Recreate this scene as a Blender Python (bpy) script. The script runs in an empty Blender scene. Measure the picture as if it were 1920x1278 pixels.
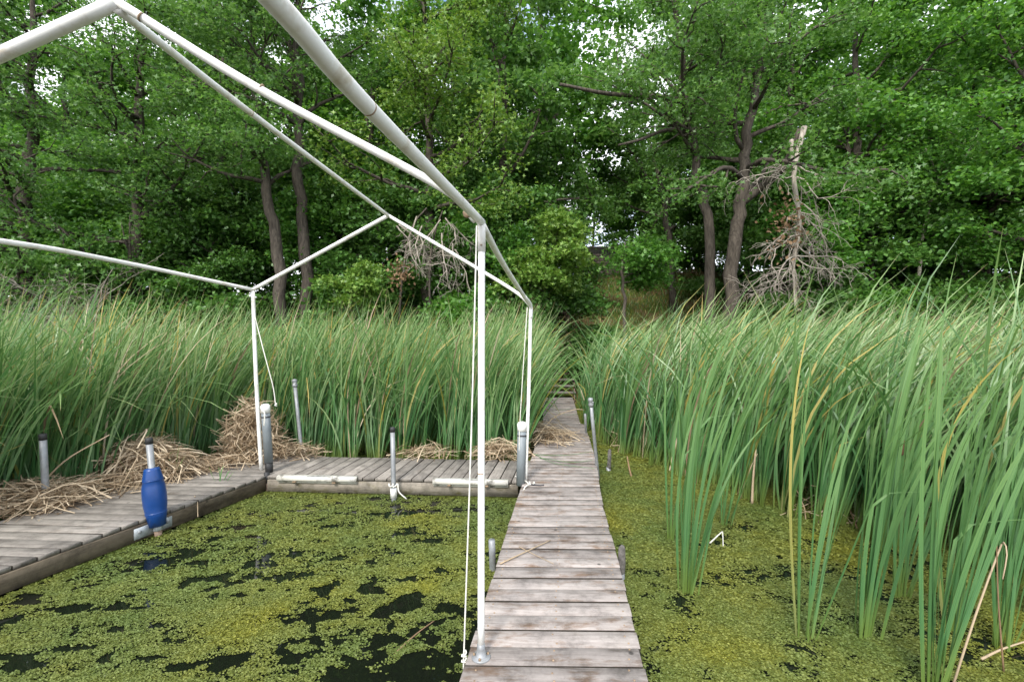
import bpy, math, random
import numpy as np
from mathutils import Vector
R = math.radians
# ------------------------------------------------------------------ camera, sky, sun, exposure
scene = bpy.context.scene
COL = scene.collection
FPX, CXP, HOR, EYE = 870.0, 960.0, 633.0, 1.70     # focal length and horizon in photo pixels, eye height over the deck
WATER = -0.20
cam = bpy.data.cameras.new('camera'); cam_o = bpy.data.objects.new('camera', cam); COL.objects.link(cam_o)
cam.sensor_width = 36.0; cam.lens = FPX / 1920 * 36; cam.shift_y = -6 / 1920
cam.clip_start = 0.02; cam.clip_end = 2000
cam_o.location = (0, 0, EYE); cam_o.rotation_euler = (R(90), 0, 0)
scene.camera = cam_o

SUN_EL, SUN_AZ = 43, 198          # degrees; azimuth measured clockwise from +Y (205 = behind the camera, a little to the left)
world = bpy.data.worlds.new('World'); scene.world = world; world.use_nodes = True
wn, wl = world.node_tree.nodes, world.node_tree.links
wn.clear()
w_out = wn.new('ShaderNodeOutputWorld'); w_bg = wn.new('ShaderNodeBackground'); w_bg.inputs['Strength'].default_value = 0.12
sky = wn.new('ShaderNodeTexSky'); sky.sky_type = 'NISHITA'; sky.sun_disc = False
sky.sun_elevation = R(SUN_EL); sky.sun_rotation = R(SUN_AZ); sky.air_density = 1.0; sky.dust_density = 1.0
w_tc = wn.new('ShaderNodeTexCoord'); w_map = wn.new('ShaderNodeMapping'); w_map.inputs['Scale'].default_value = (1.0, 1.0, 2.2)
w_noise = wn.new('ShaderNodeTexNoise'); w_noise.inputs['Scale'].default_value = 2.6; w_noise.inputs['Detail'].default_value = 7
w_ramp = wn.new('ShaderNodeValToRGB'); w_ramp.color_ramp.elements[0].position = 0.34; w_ramp.color_ramp.elements[1].position = 0.54
w_mix = wn.new('ShaderNodeMixRGB'); w_mix.inputs['Color2'].default_value = (6.6, 6.8, 7.1, 1)
wl.new(w_tc.outputs['Generated'], w_map.inputs['Vector']); wl.new(w_map.outputs['Vector'], w_noise.inputs['Vector'])
wl.new(w_noise.outputs['Fac'], w_ramp.inputs['Fac']); wl.new(w_ramp.outputs['Color'], w_mix.inputs['Fac'])
wl.new(sky.outputs['Color'], w_mix.inputs['Color1']); wl.new(w_mix.outputs['Color'], w_bg.inputs['Color'])
wl.new(w_bg.outputs['Background'], w_out.inputs['Surface'])

sun = bpy.data.lights.new('sun', 'SUN'); sun.energy = 1.5; sun.angle = R(10); sun.color = (1.0, 0.96, 0.90)
sun_o = bpy.data.objects.new('sun', sun); COL.objects.link(sun_o)
sd = Vector((math.sin(R(SUN_AZ)) * math.cos(R(SUN_EL)), math.cos(R(SUN_AZ)) * math.cos(R(SUN_EL)), math.sin(R(SUN_EL))))
sun_o.rotation_euler = sd.to_track_quat('Z', 'Y').to_euler(); sun_o.location = (-8, -12, 20)
scene.view_settings.view_transform = 'Standard'; scene.view_settings.look = 'None'
scene.view_settings.exposure = 1.5; scene.view_settings.gamma = 1.0; scene.view_settings.use_curve_mapping = False
scene.cycles.max_bounces = 8; scene.cycles.transparent_max_bounces = 8

# ------------------------------------------------------------------ helpers
def G(px, py, z=0.0):            # photo pixel -> point on the level plane z
    d = FPX * (EYE - z) / (py - HOR)
    return np.array([(px - CXP) / FPX * d, d, z])
def P(px, py, d):                # photo pixel -> point at depth d
    return np.array([(px - CXP) / FPX * d, d, EYE + (HOR - py) / FPX * d])

OFF = {}
def tag(o, label=None, cat=None, group=None, kind=None):
    if label: o['label'] = label
    if cat: o['category'] = cat
    if group: o['group'] = group
    if kind: o['kind'] = kind
    return o
def thing(name, label, cat, loc=(0, 0, 0), group=None):
    o = bpy.data.objects.new(name, None); COL.objects.link(o)
    o.empty_display_size = 0.1
    o.location = loc; OFF[o.name] = np.array(loc, float)
    return tag(o, label, cat, group)
def make_mesh(name, V, F, smooth=False, uv=None, matidx=None):
    """V: (n,3) array; F: list of index lists, or (m,k) array"""
    me = bpy.data.meshes.new(name)
    V = np.asarray(V, np.float32)
    if isinstance(F, np.ndarray):
        m, k = F.shape
        loops = F.astype(np.int32).ravel(); starts = np.arange(m, dtype=np.int32) * k
    else:
        loops = np.array([i for f in F for i in f], np.int32)
        lens = np.array([len(f) for f in F], np.int32)
        starts = np.concatenate([[0], np.cumsum(lens)[:-1]]).astype(np.int32); m = len(F)
    me.vertices.add(len(V)); me.vertices.foreach_set('co', V.ravel())
    me.loops.add(len(loops)); me.loops.foreach_set('vertex_index', loops)
    me.polygons.add(m); me.polygons.foreach_set('loop_start', starts)
    if smooth: me.polygons.foreach_set('use_smooth', np.ones(m, bool))
    if matidx is not None: me.polygons.foreach_set('material_index', np.asarray(matidx, np.int32))
    if uv is not None:
        l = me.uv_layers.new(name='UVMap'); l.data.foreach_set('uv', np.asarray(uv, np.float32)[loops].ravel())
    me.update(calc_edges=True); me.validate()
    return me
def obj(name, V, F, mat, parent=None, smooth=False, uv=None, matidx=None):
    V = np.asarray(V, float)
    off = OFF[parent.name] if parent is not None else np.zeros(3)
    me = make_mesh(name, V - off, F, smooth, uv, matidx)
    for mm in (mat if isinstance(mat, (list, tuple)) else [mat]): me.materials.append(mm)
    o = bpy.data.objects.new(name, me); COL.objects.link(o)
    if parent is not None: o.parent = parent
    OFF[o.name] = off
    return o
class MB:
    def __init__(s): s.V = []; s.F = []; s.n = 0
    def add(s, V, F):
        V = np.asarray(V, float); s.V.append(V); n = s.n
        s.F += [[i + n for i in f] for f in F]; s.n += len(V); return s
    def build(s, name, mat, parent=None, smooth=False): return obj(name, np.vstack(s.V), s.F, mat, parent, smooth)
def tube(pts, rad, sides=8, caps=True):
    pts = np.asarray(pts, float); n = len(pts)
    rad = np.full(n, rad) if np.isscalar(rad) else np.asarray(rad, float)
    T = np.gradient(pts, axis=0); T /= np.linalg.norm(T, axis=1)[:, None] + 1e-12
    a = np.array([0, 0, 1.0]) if abs(T[0][2]) < 0.9 else np.array([1.0, 0, 0])
    u = np.cross(T[0], a); u /= np.linalg.norm(u)
    ang = np.arange(sides) * 2 * math.pi / sides; V = []
    for i in range(n):
        u = u - T[i] * np.dot(u, T[i]); u /= np.linalg.norm(u) + 1e-12
        v = np.cross(T[i], u)
        V.append(pts[i] + rad[i] * (np.cos(ang)[:, None] * u + np.sin(ang)[:, None] * v))
    V = np.vstack(V); F = []
    for i in range(n - 1):
        for k in range(sides):
            k2 = (k + 1) % sides
            F.append([i * sides + k, i * sides + k2, (i + 1) * sides + k2, (i + 1) * sides + k])
    if caps:
        F.append(list(range(sides))[::-1]); F.append([(n - 1) * sides + k for k in range(sides)])
    return V, F
def smooth_path(pts, n=16):        # Catmull-Rom through the points
    p = np.asarray(pts, float)
    if len(p) < 3: return np.array([p[0] + (p[-1] - p[0]) * t for t in np.linspace(0, 1, n)])
    q = np.vstack([2 * p[0] - p[1], p, 2 * p[-1] - p[-2]]); out = []
    per = max(2, n // (len(p) - 1))
    for i in range(1, len(q) - 2):
        for t in np.linspace(0, 1, per, endpoint=False):
            a, b, c, d = q[i - 1], q[i], q[i + 1], q[i + 2]
            out.append(0.5 * (2 * b + (c - a) * t + (2 * a - 5 * b + 4 * c - d) * t * t + (3 * b - a - 3 * c + d) * t ** 3))
    out.append(p[-1]); return np.array(out)
def prism(quad, z0, z1, bev=0.0):   # four corners in plan (counter-clockwise), bevelled upper edge
    q = np.asarray(quad, float)[:, :2]; c = q.mean(0)
    if bev:
        ins = q.copy()
        for i in range(4):
            e1 = q[(i + 1) % 4] - q[i]; e0 = q[i - 1] - q[i]
            ins[i] = q[i] + bev * (e1 / np.linalg.norm(e1) + e0 / np.linalg.norm(e0))
        V = np.vstack([np.c_[q, np.full(4, z0)], np.c_[q, np.full(4, z1 - bev)], np.c_[ins, np.full(4, z1)]])
        F = [[3, 2, 1, 0], [8, 9, 10, 11]]
        for l in (0, 4):
            for i in range(4): F.append([l + i, l + (i + 1) % 4, l + 4 + (i + 1) % 4, l + 4 + i])
    else:
        V = np.vstack([np.c_[q, np.full(4, z0)], np.c_[q, np.full(4, z1)]])
        F = [[3, 2, 1, 0], [4, 5, 6, 7]] + [[i, (i + 1) % 4, 4 + (i + 1) % 4, 4 + i] for i in range(4)]
    return V, F
def beam(a, b, w, z0, z1, bev=0.004):  # upright board along a-b, w thick to both sides of the line
    a = np.asarray(a, float)[:2]; b = np.asarray(b, float)[:2]; d = (b - a) / np.linalg.norm(b - a); n = np.array([-d[1], d[0]]) * w / 2
    return prism([a - n, b - n, b + n, a + n], z0, z1, bev)
def lathe(base, axis, prof, sides=20):
    base = np.asarray(base, float); axis = np.asarray(axis, float) / np.linalg.norm(axis)
    return tube([base + axis * z for z, r in prof], [r for z, r in prof], sides)
def vnoise(x, y, seed=0):           # value noise for masks
    rng = np.random.RandomState(seed); tab = rng.rand(256, 256)
    xi = np.floor(x).astype(int); yi = np.floor(y).astype(int); fx = x - xi; fy = y - yi
    fx = fx * fx * (3 - 2 * fx); fy = fy * fy * (3 - 2 * fy)
    a = tab[xi % 256, yi % 256]; b = tab[(xi + 1) % 256, yi % 256]; c = tab[xi % 256, (yi + 1) % 256]; d = tab[(xi + 1) % 256, (yi + 1) % 256]
    return (a * (1 - fx) + b * fx) * (1 - fy) + (c * (1 - fx) + d * fx) * fy
def fbm(x, y, seed=0, oct=4):
    s = 0; a = 0.5; f = 1.0; t = 0
    for i in range(oct): s = s + a * vnoise(x * f + 17.3 * i, y * f + 5.1 * i, seed + i); t += a; a *= 0.5; f *= 2.03
    return s / t

# ------------------------------------------------------------------ materials
def mat_new(name):
    m = bpy.data.materials.new(name); m.use_nodes = True; nt = m.node_tree
    return m, nt, nt.nodes, nt.links, nt.nodes['Principled BSDF']
def N(nodes, typ, **kw):
    n = nodes.new(typ)
    for k, v in kw.items():
        if k in n.inputs: n.inputs[k].default_value = v
        else: setattr(n, k, v)
    return n
def ramp(nodes, stops):
    r = nodes.new('ShaderNodeValToRGB'); e = r.color_ramp.elements
    while len(e) < len(stops): e.new(0.5)
    for el, (p, c) in zip(e, stops): el.position = p; el.color = (*c, 1) if len(c) == 3 else c
    return r
def g3(v): return (v, v, v)
def mat_simple(name, col, rough=0.5, metal=0.0, var=0.15, scale=12.0, spec=0.5, dirt=None, dirt_amt=(0.55, 0.75), bump=0.0, dscale=5.0):
    m, nt, n, l, b = mat_new(name)
    tc = N(n, 'ShaderNodeTexCoord'); no = N(n, 'ShaderNodeTexNoise', Scale=scale, Detail=6.0)
    l.new(tc.outputs['Object'], no.inputs['Vector'])
    rp = ramp(n, [(0.3, tuple(c * (1 - var) for c in col)), (0.7, tuple(min(1, c * (1 + var)) for c in col))])
    l.new(no.outputs['Fac'], rp.inputs['Fac']); out = rp.outputs['Color']
    if dirt:
        n2 = N(n, 'ShaderNodeTexNoise', Scale=dscale, Detail=8.0, Roughness=0.65); l.new(tc.outputs['Object'], n2.inputs['Vector'])
        r2 = ramp(n, [(dirt_amt[0], g3(0)), (dirt_amt[1], g3(1))]); l.new(n2.outputs['Fac'], r2.inputs['Fac'])
        mx = N(n, 'ShaderNodeMixRGB'); mx.inputs['Color2'].default_value = (*dirt, 1)
        l.new(r2.outputs['Color'], mx.inputs['Fac']); l.new(out, mx.inputs['Color1']); out = mx.outputs['Color']
    l.new(out, b.inputs['Base Color'])
    b.inputs['Roughness'].default_value = rough; b.inputs['Metallic'].default_value = metal; b.inputs['Specular IOR Level'].default_value = spec
    if bump:
        bp = N(n, 'ShaderNodeBump', Strength=bump, Distance=0.01); l.new(no.outputs['Fac'], bp.inputs['Height']); l.new(bp.outputs['Normal'], b.inputs['Normal'])
    return m
def mat_wood(name, light, dark, brown, bright=1.0, stain=0.55, white=0.0, along='X'):
    """weathered board: object X runs along the grain"""
    m, nt, n, l, b = mat_new(name)
    tc = N(n, 'ShaderNodeTexCoord'); oi = N(n, 'ShaderNodeObjectInfo')
    mp = N(n, 'ShaderNodeMapping'); mp.inputs['Scale'].default_value = (1.6, 34, 34) if along == 'X' else (34, 1.6, 34); mp.inputs['Scale'].default_value = (2.4, 30, 30)
    ad = N(n, 'ShaderNodeVectorMath', operation='ADD'); sc = N(n, 'ShaderNodeVectorMath', operation='SCALE'); sc.inputs['Scale'].default_value = 37.0
    cb = N(n, 'ShaderNodeCombineXYZ')
    for k in range(3): l.new(oi.outputs['Random'], cb.inputs[k])
    l.new(cb.outputs['Vector'], sc.inputs[0]); l.new(tc.outputs['Object'], ad.inputs[0]); l.new(sc.outputs['Vector'], ad.inputs[1])
    l.new(ad.outputs['Vector'], mp.inputs['Vector'])
    gr = N(n, 'ShaderNodeTexNoise', Scale=1.0, Detail=9.0, Roughness=0.68, Distortion=0.6); l.new(mp.outputs['Vector'], gr.inputs['Vector'])
    r1 = ramp(n, [(0.28, dark), (0.42, tuple(0.35 * a + 0.65 * c for a, c in zip(dark, light))), (0.62, light)]); l.new(gr.outputs['Fac'], r1.inputs['Fac'])
    # brown weathered patches
    m2 = N(n, 'ShaderNodeMapping'); m2.inputs['Scale'].default_value = (3.2, 9, 9) if along == 'X' else (9, 3.2, 9)
    l.new(ad.outputs['Vector'], m2.inputs['Vector'])
    n2 = N(n, 'ShaderNodeTexNoise', Scale=1.0, Detail=7.0, Roughness=0.7); l.new(m2.outputs['Vector'], n2.inputs['Vector'])
    r2 = ramp(n, [(stain, g3(0)), (stain + 0.13, g3(0.85))]); l.new(n2.outputs['Fac'], r2.inputs['Fac'])
    mx = N(n, 'ShaderNodeMixRGB'); mx.inputs['Color2'].default_value = (*brown, 1)
    l.new(r2.outputs['Color'], mx.inputs['Fac']); l.new(r1.outputs['Color'], mx.inputs['Color1']); out = mx.outputs['Color']
    if white:
        n3 = N(n, 'ShaderNodeTexNoise', Scale=9.0, Detail=9.0, Roughness=0.72); l.new(ad.outputs['Vector'], n3.inputs['Vector'])
        r3 = ramp(n, [(white, g3(0)), (white + 0.035, g3(0.9))]); l.new(n3.outputs['Fac'], r3.inputs['Fac'])
        m3 = N(n, 'ShaderNodeMixRGB'); m3.inputs['Color2'].default_value = (0.62, 0.58, 0.54, 1)
        l.new(r3.outputs['Color'], m3.inputs['Fac']); l.new(out, m3.inputs['Color1']); out = m3.outputs['Color']
    n4 = N(n, 'ShaderNodeTexNoise', Scale=5.0, Detail=10.0, Roughness=0.75); l.new(ad.outputs['Vector'], n4.inputs['Vector'])
    r4 = ramp(n, [(0.34, g3(0.52)), (0.52, g3(1.0)), (0.70, g3(1.22))]); l.new(n4.outputs['Fac'], r4.inputs['Fac'])
    m4 = N(n, 'ShaderNodeMixRGB', blend_type='MULTIPLY'); m4.inputs['Fac'].default_value = 1.0
    l.new(out, m4.inputs['Color1']); l.new(r4.outputs['Color'], m4.inputs['Color2']); out = m4.outputs['Color']
    vk = N(n, 'ShaderNodeTexVoronoi', Scale=5.5); l.new(ad.outputs['Vector'], vk.inputs['Vector'])
    r5 = ramp(n, [(0.045, g3(0.30)), (0.10, g3(1.0))]); l.new(vk.outputs['Distance'], r5.inputs['Fac'])
    m5 = N(n, 'ShaderNodeMixRGB', blend_type='MULTIPLY'); m5.inputs['Fac'].default_value = 1.0
    l.new(out, m5.inputs['Color1']); l.new(r5.outputs['Color'], m5.inputs['Color2']); out = m5.outputs['Color']
    # board to board difference
    rb = N(n, 'ShaderNodeMapRange'); rb.inputs['To Min'].default_value = 0.74 * bright; rb.inputs['To Max'].default_value = 1.14 * bright
    l.new(oi.outputs['Random'], rb.inputs['Value'])
    mm = N(n, 'ShaderNodeVectorMath', operation='SCALE'); l.new(out, mm.inputs[0]); l.new(rb.outputs['Result'], mm.inputs['Scale'])
    l.new(mm.outputs['Vector'], b.inputs['Base Color'])
    b.inputs['Roughness'].default_value = 0.82; b.inputs['Specular IOR Level'].default_value = 0.25
    bp = N(n, 'ShaderNodeBump', Strength=0.55, Distance=0.006); l.new(gr.outputs['Fac'], bp.inputs['Height']); l.new(bp.outputs['Normal'], b.inputs['Normal'])
    return m
def mat_leaf(name, c_dark, c_mid, c_light, trans=0.32, rough=0.42, vgrad=None, tip=None, spec=0.45):
    """leaf: colour differs from leaf to leaf; vgrad = colour at the base of a blade, tip = dry tip colour"""
    m, nt, n, l, b = mat_new(name)
    ge = N(n, 'ShaderNodeNewGeometry'); rp = ramp(n, [(0.0, c_dark), (0.5, c_mid), (1.0, c_light)])
    l.new(ge.outputs['Random Per Island'], rp.inputs['Fac']); col = rp.outputs['Color']
    if vgrad:
        uv = N(n, 'ShaderNodeUVMap'); uv.uv_map = 'UVMap'; sx = N(n, 'ShaderNodeSeparateXYZ'); l.new(uv.outputs['UV'], sx.inputs['Vector'])
        r1 = ramp(n, [(0.03, g3(1)), (0.20, g3(0))]); l.new(sx.outputs['Y'], r1.inputs['Fac'])
        m1 = N(n, 'ShaderNodeMixRGB'); m1.inputs['Color2'].default_value = (*vgrad, 1)
        l.new(r1.outputs['Color'], m1.inputs['Fac']); l.new(col, m1.inputs['Color1']); col = m1.outputs['Color']
    if vgrad:
        cb = N(n, 'ShaderNodeCombineXYZ'); mu = N(n, 'ShaderNodeMath', operation='MULTIPLY'); mu.inputs[1].default_value = 200.0; l.new(ge.outputs['Random Per Island'], mu.inputs[0])
        su = N(n, 'ShaderNodeMath', operation='MULTIPLY'); su.inputs[1].default_value = 5.0; l.new(sx.outputs['X'], su.inputs[0])
        l.new(su.outputs[0], cb.inputs['X']); l.new(sx.outputs['Y'], cb.inputs['Y']); l.new(mu.outputs[0], cb.inputs['Z'])
        ns = N(n, 'ShaderNodeTexNoise', Scale=2.2, Detail=5.0); l.new(cb.outputs['Vector'], ns.inputs['Vector'])
        rs_ = ramp(n, [(0.32, (0.60, 0.72, 0.78)), (0.5, (1.0, 1.0, 1.0)), (0.68, (1.42, 1.22, 1.15))]); l.new(ns.outputs['Fac'], rs_.inputs['Fac'])
        ms = N(n, 'ShaderNodeMixRGB', blend_type='MULTIPLY'); ms.inputs['Fac'].default_value = 1.0; l.new(col, ms.inputs['Color1']); l.new(rs_.outputs['Color'], ms.inputs['Color2']); col = ms.outputs['Color']
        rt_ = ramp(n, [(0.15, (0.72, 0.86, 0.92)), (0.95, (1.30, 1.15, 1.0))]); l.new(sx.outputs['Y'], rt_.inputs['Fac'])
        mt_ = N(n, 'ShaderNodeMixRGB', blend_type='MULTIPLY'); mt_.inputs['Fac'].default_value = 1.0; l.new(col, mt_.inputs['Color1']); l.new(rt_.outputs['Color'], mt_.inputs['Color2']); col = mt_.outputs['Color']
    if tip:
        pw = N(n, 'ShaderNodeMath', operation='MULTIPLY_ADD'); l.new(ge.outputs['Random Per Island'], pw.inputs[0]); pw.inputs[1].default_value = 0.16; pw.inputs[2].default_value = -0.10
        ad = N(n, 'ShaderNodeMath', operation='ADD'); l.new(sx.outputs['Y'], ad.inputs[0]); l.new(pw.outputs[0], ad.inputs[1])
        r2 = ramp(n, [(0.955, g3(0)), (1.0, g3(1))]); l.new(ad.outputs[0], r2.inputs['Fac'])
        m2 = N(n, 'ShaderNodeMixRGB'); m2.inputs['Color2'].default_value = (*tip, 1)
        l.new(r2.outputs['Color'], m2.inputs['Fac']); l.new(col, m2.inputs['Color1']); col = m2.outputs['Color']
    l.new(col, b.inputs['Base Color']); b.inputs['Roughness'].default_value = rough; b.inputs['Specular IOR Level'].default_value = spec
    tr = N(n, 'ShaderNodeBsdfTranslucent'); hs = N(n, 'ShaderNodeHueSaturation'); hs.inputs['Hue'].default_value = 0.485; hs.inputs['Saturation'].default_value = 1.1; hs.inputs['Value'].default_value = 1.3
    l.new(col, hs.inputs['Color']); l.new(hs.outputs['Color'], tr.inputs['Color'])
    mx = N(n, 'ShaderNodeMixShader'); mx.inputs['Fac'].default_value = trans
    l.new(b.outputs['BSDF'], mx.inputs[1]); l.new(tr.outputs['BSDF'], mx.inputs[2]); l.new(mx.outputs['Shader'], n['Material Output'].inputs['Surface'])
    return m
def mat_bark(name, light, dark):
    m, nt, n, l, b = mat_new(name)
    tc = N(n, 'ShaderNodeTexCoord'); mp = N(n, 'ShaderNodeMapping'); mp.inputs['Scale'].default_value = (14, 14, 3.0); l.new(tc.outputs['Object'], mp.inputs['Vector'])
    no = N(n, 'ShaderNodeTexNoise', Scale=1.0, Detail=8.0, Roughness=0.7, Distortion=0.8); l.new(mp.outputs['Vector'], no.inputs['Vector'])
    rp = ramp(n, [(0.34, dark), (0.66, light)]); l.new(no.outputs['Fac'], rp.inputs['Fac']); l.new(rp.outputs['Color'], b.inputs['Base Color'])
    b.inputs['Roughness'].default_value = 0.9; b.inputs['Specular IOR Level'].default_value = 0.15
    bp = N(n, 'ShaderNodeBump', Strength=0.9, Distance=0.03); l.new(no.outputs['Fac'], bp.inputs['Height']); l.new(bp.outputs['Normal'], b.inputs['Normal'])
    return m

M = {}
M['walk'] = mat_wood('walkway_boards', (0.365, 0.325, 0.30), (0.11, 0.09, 0.077), (0.165, 0.105, 0.068), 1.0, 0.52, 0.69)
M['deck'] = mat_wood('dock_boards', (0.275, 0.248, 0.218), (0.095, 0.083, 0.070), (0.15, 0.118, 0.09), 1.0, 0.60)
M['fascia'] = mat_wood('fascia_board', (0.175, 0.14, 0.098), (0.06, 0.048, 0.035), (0.075, 0.055, 0.037), 1.0, 0.50)
M['fascia_pale'] = mat_wood('pale_fascia_board', (0.31, 0.275, 0.225), (0.11, 0.09, 0.07), (0.12, 0.105, 0.035), 1.0, 0.52)
M['stairwood'] = mat_wood('stair_wood', (0.19, 0.14, 0.105), (0.07, 0.052, 0.042), (0.11, 0.065, 0.05), 1.0, 0.50)
M['gap_shade'] = mat_simple('gap_shade_edge', (0.045, 0.038, 0.031), 0.95, var=0.4, scale=20, spec=0.1)  # shade of the gaps between planks, painted as a dark colour
M['oldwood'] = mat_simple('weathered_post', (0.10, 0.092, 0.084), 0.9, var=0.5, scale=30, bump=0.6)
M['pvc'] = mat_simple('white_pipe', (0.80, 0.79, 0.755), 0.38, var=0.03, scale=6, dirt=(0.44, 0.36, 0.24), dirt_amt=(0.52, 0.80), dscale=9)
M['pvc_clean'] = mat_simple('white_plastic', (0.82, 0.81, 0.78), 0.42, var=0.03, dirt=(0.42, 0.37, 0.28), dirt_amt=(0.64, 0.82))
M['scuffed'] = mat_simple('scuffed_bumper', (0.56, 0.54, 0.48), 0.45, var=0.04, dirt=(0.16, 0.15, 0.13), dirt_amt=(0.56, 0.66), dscale=6)
M['scuff'] = mat_simple('black_scuff', (0.10, 0.10, 0.095), 0.7, var=0.5, scale=25)
M['rust'] = mat_simple('rusty_joint', (0.27, 0.19, 0.12), 0.8, var=0.4, scale=40)
M['galv'] = mat_simple('galvanised_steel', (0.26, 0.27, 0.28), 0.5, metal=0.3, var=0.16, scale=18, dirt=(0.18, 0.175, 0.155), dirt_amt=(0.55, 0.75))
M['plate'] = mat_simple('zinc_plate', (0.40, 0.43, 0.45), 0.5, metal=0.2, var=0.12, scale=25, dirt=(0.36, 0.33, 0.28), dirt_amt=(0.6, 0.75))
M['greyrub'] = mat_simple('grey_vinyl', (0.19, 0.215, 0.23), 0.5, var=0.10, scale=8, dirt=(0.27, 0.27, 0.26), dirt_amt=(0.56, 0.72))
M['black'] = mat_simple('black_rubber', (0.022, 0.022, 0.023), 0.6, var=0.3)
M['blue'] = mat_simple('blue_vinyl', (0.006, 0.045, 0.19), 0.33, var=0.12, scale=9, dirt=(0.035, 0.04, 0.06), dirt_amt=(0.58, 0.72))
M['rustpipe'] = mat_simple('rusty_pipe_foot', (0.20, 0.14, 0.10), 0.85, var=0.4, scale=30)
M['rope'] = mat_simple('white_rope', (0.66, 0.64, 0.58), 0.9, var=0.15, scale=60)
M['darkrope'] = mat_simple('black_cord', (0.04, 0.04, 0.045), 0.8, var=0.3)
M['straw'] = mat_leaf('dead_reed_straw', (0.15, 0.10, 0.055), (0.40, 0.305, 0.20), (0.64, 0.53, 0.38), 0.15, 0.7, spec=0.2)
M['bark'] = mat_bark('oak_bark', (0.125, 0.105, 0.085), (0.035, 0.029, 0.024))
M['bark_pale'] = mat_bark('pale_dead_bark', (0.50, 0.45, 0.38), (0.22, 0.185, 0.15))
M['leafA'] = mat_leaf('oak_leaves', (0.050, 0.135, 0.026), (0.100, 0.225, 0.046), (0.185, 0.330, 0.100), rough=0.42, spec=0.5, trans=0.45)
M['leafB'] = mat_leaf('maple_leaves', (0.052, 0.155, 0.025), (0.100, 0.255, 0.040), (0.180, 0.360, 0.080), rough=0.42, spec=0.5, trans=0.45)
M['leafC'] = mat_leaf('yellow_green_leaves', (0.080, 0.175, 0.025), (0.140, 0.260, 0.042), (0.25, 0.37, 0.085))
M['leafD'] = mat_leaf('dark_shrub_leaves', (0.046, 0.125, 0.022), (0.080, 0.190, 0.034), (0.130, 0.260, 0.058))
M['deadleaf'] = mat_leaf('dead_oak_leaves', (0.17, 0.105, 0.06), (0.26, 0.17, 0.10), (0.35, 0.24, 0.15), 0.2, 0.8, spec=0.1)
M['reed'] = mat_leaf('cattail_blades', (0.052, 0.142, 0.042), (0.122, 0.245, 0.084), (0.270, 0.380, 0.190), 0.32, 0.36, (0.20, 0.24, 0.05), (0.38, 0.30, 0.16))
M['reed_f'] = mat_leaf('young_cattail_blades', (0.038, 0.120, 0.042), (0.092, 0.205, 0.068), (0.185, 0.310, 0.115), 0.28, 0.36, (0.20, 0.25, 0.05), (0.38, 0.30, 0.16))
M['reed_y'] = mat_leaf('yellow_cattail_blades', (0.19, 0.22, 0.045), (0.30, 0.28, 0.07), (0.40, 0.33, 0.13), 0.25, 0.5, (0.26, 0.24, 0.08), (0.34, 0.2, 0.10))
M['spike'] = mat_simple('brown_seed_head', (0.10, 0.045, 0.022), 0.95, var=0.3, scale=80, bump=0.5)

def mat_water():
    m, nt, n, l, b = mat_new('dark_pond_water')
    b.inputs['Base Color'].default_value = (0.006, 0.008, 0.005, 1); b.inputs['Roughness'].default_value = 0.02; b.inputs['IOR'].default_value = 1.33
    tc = N(n, 'ShaderNodeTexCoord'); no = N(n, 'ShaderNodeTexNoise', Scale=3.0, Detail=3.0); l.new(tc.outputs['Object'], no.inputs['Vector'])
    bp = N(n, 'ShaderNodeBump', Strength=0.10, Distance=0.02); l.new(no.outputs['Fac'], bp.inputs['Height']); l.new(bp.outputs['Normal'], b.inputs['Normal'])
    return m
def mat_duckweed():
    m, nt, n, l, b = mat_new('duckweed_fronds')
    ge = N(n, 'ShaderNodeNewGeometry'); rp = ramp(n, [(0.0, (0.062, 0.078, 0.012)), (0.5, (0.108, 0.128, 0.022)), (1.0, (0.175, 0.198, 0.052))])
    l.new(ge.outputs['Random Per Island'], rp.inputs['Fac'])
    tc = N(n, 'ShaderNodeTexCoord'); no = N(n, 'ShaderNodeTexNoise', Scale=1.1, Detail=6.0, Roughness=0.65); l.new(tc.outputs['Object'], no.inputs['Vector'])
    r2 = ramp(n, [(0.36, (0.72, 0.86, 0.95)), (0.52, (1.0, 1.0, 1.0)), (0.68, (1.28, 1.12, 0.62))]); l.new(no.outputs['Fac'], r2.inputs['Fac'])
    mx = N(n, 'ShaderNodeMixRGB', blend_type='MULTIPLY'); mx.inputs['Fac'].default_value = 1.0
    l.new(rp.outputs['Color'], mx.inputs['Color1']); l.new(r2.outputs['Color'], mx.inputs['Color2']); l.new(mx.outputs['Color'], b.inputs['Base Color'])
    b.inputs['Roughness'].default_value = 0.5; b.inputs['Specular IOR Level'].default_value = 0.3
    return m
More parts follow.
